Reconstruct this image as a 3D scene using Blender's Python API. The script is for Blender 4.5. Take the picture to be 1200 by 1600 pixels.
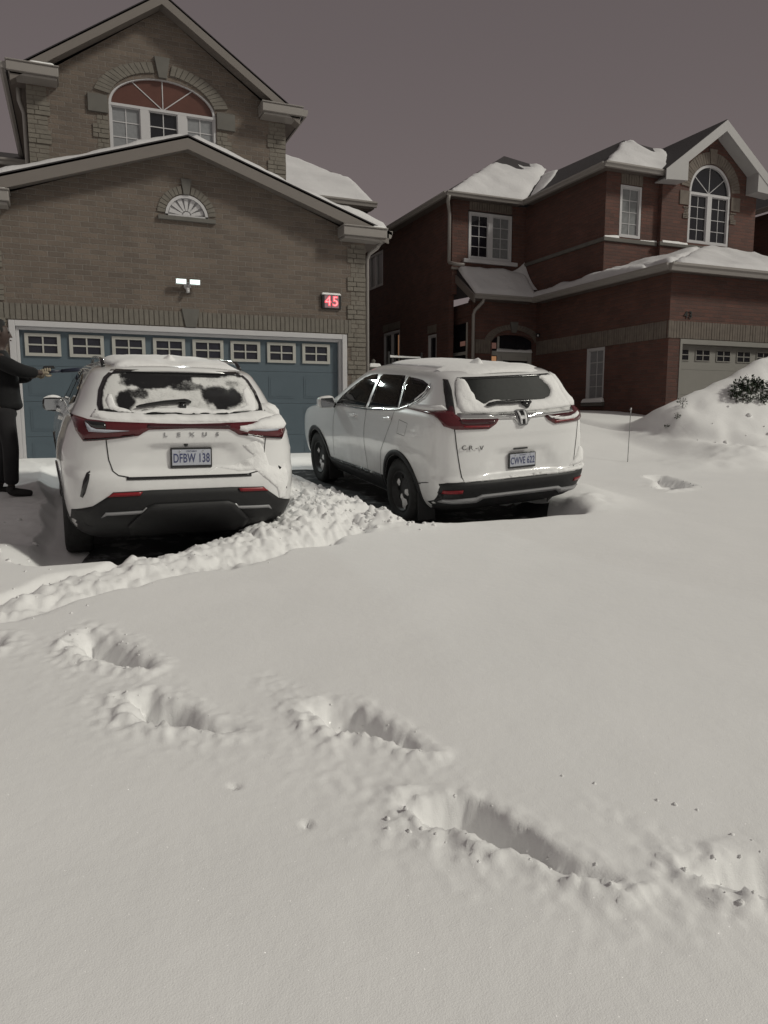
import bpy, bmesh, math, random
import numpy as np
from mathutils import Vector, Matrix, noise
from mathutils.bvhtree import BVHTree
from mathutils.geometry import delaunay_2d_cdt

scene = bpy.context.scene
for o in list(bpy.data.objects): bpy.data.objects.remove(o)
R = math.radians

# ---------------------------------------------------------------- camera, world, light
CAM = (0.857, -12.305, 0.0)          # eye height is z = 0; the snow lies about 1.4 m below
cam = bpy.data.cameras.new('camera'); camo = bpy.data.objects.new('camera', cam)
scene.collection.objects.link(camo); scene.camera = camo
camo.location = CAM
camo.rotation_euler = (R(90 - 7.43), 0, R(-22.5))
cam.sensor_fit = 'VERTICAL'; cam.sensor_height = 24.0; cam.lens = 24.0 * 1150 / 1600
cam.clip_start = 0.05; cam.clip_end = 3000

world = bpy.data.worlds.new('World'); scene.world = world; world.use_nodes = True
wn, wl = world.node_tree.nodes, world.node_tree.links
for n in list(wn): wn.remove(n)
wo = wn.new('ShaderNodeOutputWorld'); wb = wn.new('ShaderNodeBackground'); wl.new(wb.outputs[0], wo.inputs[0])
tc = wn.new('ShaderNodeTexCoord')
# city glow under low cloud: dim brown-mauve everywhere, plus an added fill lobe, unseen behind the camera (+x, -y) and overhead
dp = wn.new('ShaderNodeVectorMath'); dp.operation = 'DOT_PRODUCT'; wl.new(tc.outputs['Generated'], dp.inputs[0])
dp.inputs[1].default_value = Vector((0.30, -0.82, 0.48)).normalized()
mr = wn.new('ShaderNodeMapRange'); mr.interpolation_type = 'SMOOTHSTEP'
mr.inputs['From Min'].default_value = -0.10; mr.inputs['From Max'].default_value = 1.0
wl.new(dp.outputs['Value'], mr.inputs['Value'])
sz = wn.new('ShaderNodeSeparateXYZ'); wl.new(tc.outputs['Generated'], sz.inputs[0])
mh = wn.new('ShaderNodeMapRange'); mh.interpolation_type = 'SMOOTHSTEP'
mh.inputs['From Min'].default_value = 0.0; mh.inputs['From Max'].default_value = 0.55
wl.new(sz.outputs['Z'], mh.inputs['Value'])
hz = wn.new('ShaderNodeMix'); hz.data_type = 'RGBA'
hz.inputs[6].default_value = (0.186, 0.155, 0.152, 1); hz.inputs[7].default_value = (0.122, 0.102, 0.104, 1)
wl.new(mh.outputs['Result'], hz.inputs[0])
nz = wn.new('ShaderNodeTexNoise'); nz.inputs['Scale'].default_value = 1.6; nz.inputs['Detail'].default_value = 3
wl.new(tc.outputs['Generated'], nz.inputs['Vector'])
nm = wn.new('ShaderNodeMapRange'); nm.inputs['To Min'].default_value = 0.93; nm.inputs['To Max'].default_value = 1.07
wl.new(nz.outputs['Fac'], nm.inputs['Value'])
hv = wn.new('ShaderNodeVectorMath'); hv.operation = 'SCALE'; wl.new(hz.outputs[2], hv.inputs[0]); wl.new(nm.outputs['Result'], hv.inputs['Scale'])
mx = wn.new('ShaderNodeMix'); mx.data_type = 'RGBA'
mx.inputs[7].default_value = (0.24, 0.225, 0.21, 1)
wl.new(mr.outputs['Result'], mx.inputs[0]); wl.new(hv.outputs[0], mx.inputs[6])
wl.new(mx.outputs[2], wb.inputs['Color']); wb.inputs['Strength'].default_value = 1.0

sun = bpy.data.lights.new('sun', 'SUN'); suno = bpy.data.objects.new('sun', sun); scene.collection.objects.link(suno)
sun.energy = 1.85; sun.angle = R(10); sun.color = (1.0, 0.975, 0.865)
SUN_DIR = Vector((0.62, -0.50, 0.62)).normalized()      # towards the light
suno.rotation_euler = SUN_DIR.to_track_quat('Z', 'Y').to_euler()
suno.location = (30, -10, 30)

scene.view_settings.view_transform = 'Standard'; scene.view_settings.look = 'None'
scene.view_settings.exposure = 0.0; scene.view_settings.gamma = 1.0
scene.render.engine = 'CYCLES'
scene.render.resolution_x = 768; scene.render.resolution_y = 1024

# ---------------------------------------------------------------- helpers
def link(o, parent=None):
    scene.collection.objects.link(o)
    if parent is not None: o.parent = parent
    return o
def empty(name, loc, label, cat, group=None, kind=None, rot=(0, 0, 0)):
    o = bpy.data.objects.new(name, None); o.location = loc; o.rotation_euler = rot; o.empty_display_size = 0.2
    link(o); tag(o, label, cat, group, kind); return o
def tag(o, label=None, cat=None, group=None, kind=None):
    if label: o['label'] = label
    if cat: o['category'] = cat
    if group: o['group'] = group
    if kind: o['kind'] = kind
    return o
def mesh_obj(name, verts, faces, mat, parent=None, smooth=False, world=True, midx=None):
    """verts in world coordinates when world=True (the parent then carries the offset)."""
    me = bpy.data.meshes.new(name); me.from_pydata([tuple(v) for v in verts], [], faces); me.validate(); me.update()
    mats = mat if isinstance(mat, (list, tuple)) else [mat]
    for m in mats: me.materials.append(m)
    if midx is not None: me.polygons.foreach_set('material_index', midx)
    if smooth: me.polygons.foreach_set('use_smooth', [True] * len(me.polygons))
    o = bpy.data.objects.new(name, me); link(o, parent)
    if parent is not None and world: offset_to_parent(o, parent)
    return o
def offset_to_parent(o, parent):
    chain = Vector((0, 0, 0)); p = parent
    while p is not None: chain += p.location; p = p.parent
    o.data.transform(Matrix.Translation(-chain))
class MB:
    def __init__(s): s.v = []; s.f = []
    def add(s, v, f):
        n = len(s.v); s.v += [tuple(a) for a in v]; s.f += [tuple(i + n for i in q) for q in f]; return s
    def box(s, x0, x1, y0, y1, z0, z1):
        v = [(x, y, z) for z in (z0, z1) for y in (y0, y1) for x in (x0, x1)]
        return s.add(v, [(0, 2, 3, 1), (4, 5, 7, 6), (0, 1, 5, 4), (2, 6, 7, 3), (0, 4, 6, 2), (1, 3, 7, 5)])
    def hexa(s, p):   # 8 points: 4 bottom loop, 4 top loop
        return s.add(p, [(3, 2, 1, 0), (4, 5, 6, 7), (0, 1, 5, 4), (1, 2, 6, 5), (2, 3, 7, 6), (3, 0, 4, 7)])
    def prism(s, poly, a0, a1, axis='y'):
        def P(u, w, a): return {'y': (u, a, w), 'x': (a, u, w), 'z': (u, w, a)}[axis]
        n = len(poly); v = [P(u, w, a0) for u, w in poly] + [P(u, w, a1) for u, w in poly]
        f = [tuple(range(n)), tuple(range(2 * n - 1, n - 1, -1))] + [(i, (i + 1) % n + 0, (i + 1) % n + n, i + n) for i in range(n)]
        return s.add(v, [tuple(reversed(q)) for q in f])
    def tube(s, pts, r, n=10, cap=True):
        pts = [Vector(p) for p in pts]; rr = r if isinstance(r, (list, tuple)) else [r] * len(pts)
        v = []; prev = None
        for i, p in enumerate(pts):
            t = (pts[min(i + 1, len(pts) - 1)] - pts[max(i - 1, 0)]).normalized()
            if prev is None: a = t.orthogonal().normalized()
            else: a = (prev - t * prev.dot(t)).normalized()
            prev = a; b = t.cross(a)
            for k in range(n):
                th = 2 * math.pi * k / n; v.append(p + (a * math.cos(th) + b * math.sin(th)) * rr[i])
        f = [(i * n + k, i * n + (k + 1) % n, (i + 1) * n + (k + 1) % n, (i + 1) * n + k) for i in range(len(pts) - 1) for k in range(n)]
        if cap: f += [tuple(reversed(range(n))), tuple(range((len(pts) - 1) * n, len(pts) * n))]
        return s.add(v, f)
    def mark(s):
        if not hasattr(s, 'm'): s.m = []
        s.m.append((len(s.v), len(s.f)))
    def pieces(s, name, mat, parent=None, smooth=False, bev=0):
        """one object per stretch between mark() calls"""
        ms = [(0, 0)] + getattr(s, 'm', []) + [(len(s.v), len(s.f))]; out = []
        for (v0, f0), (v1, f1) in zip(ms, ms[1:]):
            if f1 > f0:
                o = mesh_obj(name, s.v[v0:v1], [tuple(i - v0 for i in f) for f in s.f[f0:f1]], mat, parent, smooth)
                if bev: bevel(o, bev)
                out.append(o)
        return out
    def build(s, name, mat, parent=None, smooth=False, world=True):
        return mesh_obj(name, s.v, s.f, mat, parent, smooth, world)
def bevel(o, w=0.01, seg=2, ang=40):
    m = o.modifiers.new('bevel', 'BEVEL'); m.width = w; m.segments = seg; m.limit_method = 'ANGLE'; m.angle_limit = R(ang)
    for p in o.data.polygons: p.use_smooth = True
    n = o.modifiers.new('wn', 'WEIGHTED_NORMAL'); n.keep_sharp = False
    return o

# vectorised value noise (numpy)
_rs = np.random.RandomState(7); _T = _rs.rand(256, 256)
def vnoise(x, y):
    xi = np.floor(x).astype(int); yi = np.floor(y).astype(int); fx = x - xi; fy = y - yi
    fx = fx * fx * fx * (fx * (fx * 6 - 15) + 10); fy = fy * fy * fy * (fy * (fy * 6 - 15) + 10)
    g = lambda a, b: _T[(a + b * 57) & 255, (b + a * 13) & 255]
    return ((g(xi, yi) * (1 - fx) + g(xi + 1, yi) * fx) * (1 - fy) + (g(xi, yi + 1) * (1 - fx) + g(xi + 1, yi + 1) * fx) * fy) * 2 - 1
def fbm(x, y, o=4, g=0.5):
    s = 0; a = 1.0; t = 0; ca, sa = math.cos(0.6), math.sin(0.6)
    x = np.asarray(x, float); y = np.asarray(y, float)
    for i in range(o):
        s = s + a * vnoise(x + 17.3 * i, y - 9.1 * i); t += a; a *= g
        x, y = (x * ca - y * sa) * 2.03, (x * sa + y * ca) * 2.03
    return s / t
def sstep(a, b, x):
    t = np.clip((x - a) / (b - a), 0, 1); return t * t * (3 - 2 * t)
def pchip(xk, yk, x):
    xk = np.asarray(xk, float); yk = np.asarray(yk, float); h = np.diff(xk); d = np.diff(yk) / h; m = np.zeros(len(xk))
    for i in range(1, len(xk) - 1):
        if d[i - 1] * d[i] > 0: w1 = 2 * h[i] + h[i - 1]; w2 = h[i] + 2 * h[i - 1]; m[i] = (w1 + w2) / (w1 / d[i - 1] + w2 / d[i])
    m[0] = d[0]; m[-1] = d[-1]
    i = np.clip(np.searchsorted(xk, x) - 1, 0, len(xk) - 2); t = (x - xk[i]) / h[i]
    return ((2 * t**3 - 3 * t**2 + 1) * yk[i] + (t**3 - 2 * t**2 + t) * h[i] * m[i] + (-2 * t**3 + 3 * t**2) * yk[i + 1] + (t**3 - t**2) * h[i] * m[i + 1])
def inside(px, py, poly):
    c = np.zeros(px.shape, bool); n = len(poly)
    for i in range(n):
        x0, y0 = poly[i]; x1, y1 = poly[(i + 1) % n]
        if y0 == y1: continue
        m = ((y0 > py) != (y1 > py)) & (px < (x1 - x0) * (py - y0) / (y1 - y0) + x0); c ^= m
    return c
def edge_dist(px, py, poly, closed=True):
    d = np.full(px.shape, 1e9); n = len(poly)
    for i in range(n if closed else n - 1):
        x0, y0 = poly[i]; x1, y1 = poly[(i + 1) % n]; dx, dy = x1 - x0, y1 - y0; L = dx * dx + dy * dy + 1e-12
        t = np.clip(((px - x0) * dx + (py - y0) * dy) / L, 0, 1)
        d = np.minimum(d, np.hypot(px - x0 - t * dx, py - y0 - t * dy))
    return d
def resample(poly, step, closed=True):
    out = []; n = len(poly)
    for i in range(n if closed else n - 1):
        a = poly[i]; b = poly[(i + 1) % n]; L = math.dist(a, b); k = max(1, int(round(L / step)))
        out += [tuple(a[j] + (b[j] - a[j]) * q / k for j in range(len(a))) for q in range(k)]
    if not closed: out.append(tuple(poly[-1]))
    return out
def area2(poly): return sum(poly[i - 1][0] * poly[i][1] - poly[i][0] * poly[i - 1][1] for i in range(len(poly))) / 2
def smooth_poly(poly, it=2):
    for _ in range(it):
        q = []
        for i in range(len(poly)):
            a = poly[i]; b = poly[(i + 1) % len(poly)]
            q += [(a[0] * .75 + b[0] * .25, a[1] * .75 + b[1] * .25), (a[0] * .25 + b[0] * .75, a[1] * .25 + b[1] * .75)]
        poly = q
    return poly
def ragged(poly, step, amp, freq, seed=0):
    p = resample(poly, step); q = []
    for (x, y) in p:
        q.append((x + amp * float(fbm(x * freq + seed, y * freq)), y + amp * float(fbm(x * freq, y * freq + seed + 31))))
    return q
def tri_region(poly, res, holes=()):
    """triangulate a 2D region with interior grid points -> verts, faces (ccw), boundary flag count"""
    if area2(poly) < 0: poly = poly[::-1]
    b = resample(poly, res); nb = len(b); pts = list(b); edges = [(i, (i + 1) % nb) for i in range(nb)]
    hb = []
    for h in holes:
        if area2(h) > 0: h = h[::-1]
        q = resample(h, res); s0 = len(pts); pts += q; edges += [(s0 + i, s0 + (i + 1) % len(q)) for i in range(len(q))]; hb.append(q)
    xs = [p[0] for p in b]; ys = [p[1] for p in b]
    gx, gy = np.meshgrid(np.arange(min(xs) + res / 2, max(xs), res), np.arange(min(ys) + res / 2, max(ys), res))
    gx = gx.ravel(); gy = gy.ravel(); ok = inside(gx, gy, b) & (edge_dist(gx, gy, b) > res * 0.45)
    for h in hb: ok &= ~inside(gx, gy, h) & (edge_dist(gx, gy, h) > res * 0.45)
    pts += list(zip(gx[ok].tolist(), gy[ok].tolist()))
    r = delaunay_2d_cdt([Vector(p) for p in pts], edges, [], 1, 1e-7)
    V = [tuple(v) for v in r[0]]; F = []
    cx = np.array([sum(V[i][0] for i in f) / len(f) for f in r[2]]); cy = np.array([sum(V[i][1] for i in f) / len(f) for f in r[2]])
    keep = inside(cx, cy, b)
    for h in hb: keep &= ~inside(cx, cy, h)
    for f, k in zip(r[2], keep):
        if k:
            f = list(f); a = area2([V[i] for i in f])
            if abs(a) < 1e-12: continue
            F.append(tuple(f if a > 0 else f[::-1]))
    return V, F, b, hb
def boundary_edges(F):
    s = set()
    for f in F:
        for i in range(len(f)): s.add((f[i], f[(i + 1) % len(f)]))
    return [(a, b) for a, b in s if (b, a) not in s]

# ---------------------------------------------------------------- materials
def new_mat(name):
    m = bpy.data.materials.new(name); m.use_nodes = True; nt = m.node_tree
    return m, nt.nodes, nt.links, nt.nodes['Principled BSDF']
def plain(name, col, rough=0.6, metal=0.0, var=0.12, scale=6.0, bump=0.0, bscale=60.0, coat=0.0, spec=0.5):
    m, n, l, b = new_mat(name)
    b.inputs['Roughness'].default_value = rough; b.inputs['Metallic'].default_value = metal
    b.inputs['Coat Weight'].default_value = coat; b.inputs['Specular IOR Level'].default_value = spec
    g = n.new('ShaderNodeNewGeometry'); t = n.new('ShaderNodeTexNoise'); t.inputs['Scale'].default_value = scale; t.inputs['Detail'].default_value = 5
    l.new(g.outputs['Position'], t.inputs['Vector'])
    c = n.new('ShaderNodeMix'); c.data_type = 'RGBA'
    c.inputs[6].default_value = tuple(a * (1 - var) for a in col) + (1,); c.inputs[7].default_value = tuple(min(1, a * (1 + var)) for a in col) + (1,)
    l.new(t.outputs['Fac'], c.inputs[0]); l.new(c.outputs[2], b.inputs['Base Color'])
    if bump:
        t2 = n.new('ShaderNodeTexNoise'); t2.inputs['Scale'].default_value = bscale; t2.inputs['Detail'].default_value = 4
        l.new(g.outputs['Position'], t2.inputs['Vector'])
        bm = n.new('ShaderNodeBump'); bm.inputs['Strength'].default_value = 1; bm.inputs['Distance'].default_value = bump
        l.new(t2.outputs['Fac'], bm.inputs['Height']); l.new(bm.outputs[0], b.inputs['Normal'])
    return m
def wall_coords(n, l):
    """(along, up) coordinates on axis-aligned walls, from world position and true normal"""
    g = n.new('ShaderNodeNewGeometry'); s = n.new('ShaderNodeSeparateXYZ'); l.new(g.outputs['Position'], s.inputs[0])
    sn = n.new('ShaderNodeSeparateXYZ'); l.new(g.outputs['True Normal'], sn.inputs[0])
    ab = n.new('ShaderNodeMath'); ab.operation = 'ABSOLUTE'; l.new(sn.outputs['X'], ab.inputs[0])
    gt = n.new('ShaderNodeMath'); gt.operation = 'GREATER_THAN'; gt.inputs[1].default_value = 0.7; l.new(ab.outputs[0], gt.inputs[0])
    mi = n.new('ShaderNodeMix'); mi.data_type = 'FLOAT'; l.new(gt.outputs[0], mi.inputs[0]); l.new(s.outputs['X'], mi.inputs[2]); l.new(s.outputs['Y'], mi.inputs[3])
    cb = n.new('ShaderNodeCombineXYZ'); l.new(mi.outputs[0], cb.inputs['X']); l.new(s.outputs['Z'], cb.inputs['Y'])
    return g, cb
def brick_mat(name, c1, c2, mortar, bw=0.235, bh=0.078, var=0.35, bump=0.006):
    m, n, l, b = new_mat(name); b.inputs['Roughness'].default_value = 0.85
    g, cb = wall_coords(n, l)
    # slight hand-laid waviness
    wn_ = n.new('ShaderNodeTexNoise'); wn_.inputs['Scale'].default_value = 3.0; l.new(g.outputs['Position'], wn_.inputs['Vector'])
    ws = n.new('ShaderNodeVectorMath'); ws.operation = 'SCALE'; ws.inputs['Scale'].default_value = 0.012; l.new(wn_.outputs['Color'], ws.inputs[0])
    wa = n.new('ShaderNodeVectorMath'); wa.operation = 'ADD'; l.new(cb.outputs[0], wa.inputs[0]); l.new(ws.outputs[0], wa.inputs[1])
    t = n.new('ShaderNodeTexBrick'); t.inputs['Scale'].default_value = 1.0; t.inputs['Brick Width'].default_value = bw
    t.inputs['Row Height'].default_value = bh; t.inputs['Mortar Size'].default_value = 0.007; t.inputs['Mortar Smooth'].default_value = 0.4
    t.inputs['Bias'].default_value = 0.0
    t.inputs['Color1'].default_value = c1 + (1,); t.inputs['Color2'].default_value = c2 + (1,); t.inputs['Mortar'].default_value = mortar + (1,)
    l.new(wa.outputs[0], t.inputs['Vector'])
    nz = n.new('ShaderNodeTexNoise'); nz.inputs['Scale'].default_value = 2.2; nz.inputs['Detail'].default_value = 6; l.new(g.outputs['Position'], nz.inputs['Vector'])
    r = n.new('ShaderNodeMapRange'); r.inputs['To Min'].default_value = 1 - var; r.inputs['To Max'].default_value = 1 + var; l.new(nz.outputs['Fac'], r.inputs['Value'])
    sc = n.new('ShaderNodeVectorMath'); sc.operation = 'SCALE'; l.new(t.outputs['Color'], sc.inputs[0]); l.new(r.outputs[0], sc.inputs['Scale'])
    l.new(sc.outputs[0], b.inputs['Base Color'])
    f = n.new('ShaderNodeTexNoise'); f.inputs['Scale'].default_value = 38; f.inputs['Detail'].default_value = 4; l.new(g.outputs['Position'], f.inputs['Vector'])
    hm = n.new('ShaderNodeMath'); hm.operation = 'MULTIPLY_ADD'; hm.inputs[1].default_value = -1.0; l.new(t.outputs['Fac'], hm.inputs[0]); l.new(f.outputs['Fac'], hm.inputs[2])
    bp = n.new('ShaderNodeBump'); bp.inputs['Distance'].default_value = bump; l.new(hm.outputs[0], bp.inputs['Height']); l.new(bp.outputs[0], b.inputs['Normal'])
    return m
def snow_mat(name='snow', bump=0.010, fine=0.0025, c0=(0.80, 0.80, 0.80, 1), c1=(0.86, 0.855, 0.855, 1), tsc=2.0):
    m, n, l, b = new_mat(name)
    b.inputs['Roughness'].default_value = 0.75; b.inputs['Specular IOR Level'].default_value = 0.25
    g = n.new('ShaderNodeNewGeometry')
    t = n.new('ShaderNodeTexNoise'); t.inputs['Scale'].default_value = tsc; t.inputs['Detail'].default_value = 6; l.new(g.outputs['Position'], t.inputs['Vector'])
    c = n.new('ShaderNodeMix'); c.data_type = 'RGBA'; c.inputs[6].default_value = c0; c.inputs[7].default_value = c1
    l.new(t.outputs['Fac'], c.inputs[0]); l.new(c.outputs[2], b.inputs['Base Color'])
    a = n.new('ShaderNodeTexNoise'); a.inputs['Scale'].default_value = 14; a.inputs['Detail'].default_value = 6; a.inputs['Roughness'].default_value = 0.6; l.new(g.outputs['Position'], a.inputs['Vector'])
    f = n.new('ShaderNodeTexNoise'); f.inputs['Scale'].default_value = 220; f.inputs['Detail'].default_value = 3; l.new(g.outputs['Position'], f.inputs['Vector'])
    b1 = n.new('ShaderNodeBump'); b1.inputs['Distance'].default_value = bump; l.new(a.outputs['Fac'], b1.inputs['Height'])
    b2 = n.new('ShaderNodeBump'); b2.inputs['Distance'].default_value = fine; l.new(f.outputs['Fac'], b2.inputs['Height']); l.new(b1.outputs[0], b2.inputs['Normal'])
    l.new(b2.outputs[0], b.inputs['Normal'])
    return m
def add_glints(m):
    """scattered ice facets: tiny mirror-like grains at random tilts"""
    n, l = m.node_tree.nodes, m.node_tree.links; b = n['Principled BSDF']; out = n['Material Output']
    g = n.new('ShaderNodeNewGeometry'); v = n.new('ShaderNodeTexVoronoi'); v.inputs['Scale'].default_value = 45; l.new(g.outputs['Position'], v.inputs['Vector'])
    lt = n.new('ShaderNodeMath'); lt.operation = 'LESS_THAN'; lt.inputs[1].default_value = 0.085; l.new(v.outputs['Distance'], lt.inputs[0])
    w = n.new('ShaderNodeTexWhiteNoise'); l.new(v.outputs['Position'], w.inputs['Vector'])
    gt = n.new('ShaderNodeMath'); gt.operation = 'GREATER_THAN'; gt.inputs[1].default_value = 0.70; l.new(w.outputs['Value'], gt.inputs[0])
    mu = n.new('ShaderNodeMath'); mu.operation = 'MULTIPLY'; l.new(lt.outputs[0], mu.inputs[0]); l.new(gt.outputs[0], mu.inputs[1])
    s = n.new('ShaderNodeVectorMath'); s.operation = 'SUBTRACT'; s.inputs[1].default_value = (.5, .5, .5); l.new(w.outputs['Color'], s.inputs[0])
    k = n.new('ShaderNodeVectorMath'); k.operation = 'SCALE'; k.inputs['Scale'].default_value = 1.5; l.new(s.outputs[0], k.inputs[0])
    a = n.new('ShaderNodeVectorMath'); a.operation = 'ADD'; l.new(k.outputs[0], a.inputs[0]); l.new(g.outputs['Normal'], a.inputs[1])
    nn = n.new('ShaderNodeVectorMath'); nn.operation = 'NORMALIZE'; l.new(a.outputs[0], nn.inputs[0])
    gl = n.new('ShaderNodeBsdfGlossy'); gl.inputs['Roughness'].default_value = .20; l.new(nn.outputs[0], gl.inputs['Normal'])
    l.new(mu.outputs[0], gl.inputs['Color']); ad = n.new('ShaderNodeAddShader'); l.new(b.outputs[0], ad.inputs[0]); l.new(gl.outputs[0], ad.inputs[1]); l.new(ad.outputs[0], out.inputs['Surface'])
    return m
def emit(name, col, s):
    m, n, l, b = new_mat(name); b.inputs['Base Color'].default_value = (0.02, 0.02, 0.02, 1)
    b.inputs['Emission Color'].default_value = tuple(col) + (1,); b.inputs['Emission Strength'].default_value = s; return m

M = dict(
    snow=snow_mat(), dimmed_snow=snow_mat('dimmed_roof_snow', .012, .003, (.50, .49, .50, 1), (.74, .73, .74, 1), 1.1), brick=brick_mat('beige_brick', (0.158, 0.124, 0.100), (0.118, 0.094, 0.078), (0.20, 0.178, 0.158), var=.26, bump=.011),  # roof snow: mottled, and greyed to imitate lamplight fading with distance
    soldier=plain('pale_brick', (0.155, 0.14, 0.12), 0.85, var=0.3, scale=9, bump=0.004),
    quoin=plain('quoin_brick', (0.165, 0.148, 0.125), 0.85, var=0.3, scale=7, bump=0.006, bscale=30),
    stone=plain('cast_stone', (0.122, 0.115, 0.104), 0.8, var=0.2, bump=0.002),
    red=brick_mat('red_brick', (0.122, 0.052, 0.039), (0.084, 0.041, 0.033), (0.095, 0.066, 0.057), bump=.010),
    redsold=plain('grey_brick', (0.15, 0.125, 0.105), 0.85, var=0.4, scale=8, bump=0.004),
    fascia=plain('fascia_aluminium', (0.165, 0.145, 0.132), 0.5, var=0.06),
    white_fascia=plain('white_fascia', (0.38, 0.37, 0.37), 0.5, var=0.05),
    soffit=plain('soffit', (0.12, 0.10, 0.09), 0.6, var=0.08),
    gutter=plain('gutter', (0.26, 0.24, 0.225), 0.4, var=0.05),
    shingle=plain('shingle', (0.035, 0.03, 0.033), 0.9, var=0.5, scale=25, bump=0.008, bscale=30),
    vinyl=plain('white_vinyl', (0.50, 0.49, 0.50), 0.4, var=0.05),
    cream=plain('cream_window_frame', (0.40, 0.39, 0.36), 0.5, var=0.08),
    glass_dark=plain('dark_window_glass', (0.012, 0.012, 0.016), 0.06, var=0.3, scale=2.5, spec=0.6),
    garage_glass=plain('garage_window_glass', (0.024, 0.024, 0.034), 0.10, var=0.5, scale=9, spec=0.5),
    glass_warm=plain('brown_blind', (0.10, 0.042, 0.032), 0.3, var=0.2),
    curtain=plain('curtained_glass', (0.18, 0.185, 0.19), 0.35, var=0.35, scale=12),
    lace=plain('drawn_curtain', (0.22, 0.225, 0.235), 0.3, var=0.2, scale=14),
    door_blue=plain('blue_garage_door', (0.080, 0.108, 0.130), 0.5, var=0.08, scale=3, bump=0.0012, bscale=120),
    door_grey=plain('beige_garage_door', (0.26, 0.25, 0.23), 0.5, var=0.06),
    black=plain('black_plastic', (0.012, 0.012, 0.012), 0.45, var=0.3),
    metal=plain('grey_metal', (0.3, 0.3, 0.3), 0.4, 0.6),
)

# ---------------------------------------------------------------- building helpers
class WB(MB):
    """mesh builder on a wall plane: u along the wall, d outward, z up. axis 'y': front wall facing -y; 'x': side wall facing -x"""
    def __init__(s, axis, at): super().__init__(); s.axis = axis; s.at = at
    def P(s, u, d, z): return (u, s.at - d, z) if s.axis == 'y' else (s.at - d, u, z)
    def pbox(s, u0, u1, d0, d1, z0, z1):
        p = [s.P(u0, d1, z0), s.P(u1, d1, z0), s.P(u1, d0, z0), s.P(u0, d0, z0), s.P(u0, d1, z1), s.P(u1, d1, z1), s.P(u1, d0, z1), s.P(u0, d0, z1)]
        return s.hexa(p)
    def pquad(s, uz4, d0, d1):
        return s.hexa([s.P(u, d1, z) for u, z in uz4] + [s.P(u, d0, z) for u, z in uz4])
    def ring(s, cu, cz, r0, r1, a0, a1, n, d0, d1, gap=0.0, ez=1.0, jit=0.0):
        for k in range(n):
            t0 = a0 + (a1 - a0) * (k + gap / 2) / n; t1 = a0 + (a1 - a0) * (k + 1 - gap / 2) / n
            j = random.uniform(-jit, jit)
            q = [(cu + r * math.cos(t), cz + r * ez * math.sin(t)) for r, t in ((r0, t0), (r1, t0), (r1, t1), (r0, t1))]
            s.pquad(q, d0, d1 + j)
        return s
def wall_panel(name, axis, at, outline, holes, mat, parent, depth=0.14):
    V, F, b, hb = tri_region(outline, 3.0, holes)
    w = WB(axis, at); n = len(V)
    vs = [w.P(u, 0, z) for u, z in V] + [w.P(u, -depth, z) for u, z in V]
    fs = [tuple(reversed(f)) if axis == 'x' else f for f in F]
    # front faces must look outward
    fs = list(fs) + [tuple(i + n for i in reversed(f)) for f in fs]
    for a, c in boundary_edges(F): fs.append((a, c, c + n, a + n) if axis == 'x' else (c, a, a + n, c + n))
    return mesh_obj(name, vs, fs, mat, parent)
def circ(cu, cz, r, a0, a1, n, ez=1.0): return [(cu + r * math.cos(a0 + (a1 - a0) * k / n), cz + r * ez * math.sin(a0 + (a1 - a0) * k / n)) for k in range(n + 1)]
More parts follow.
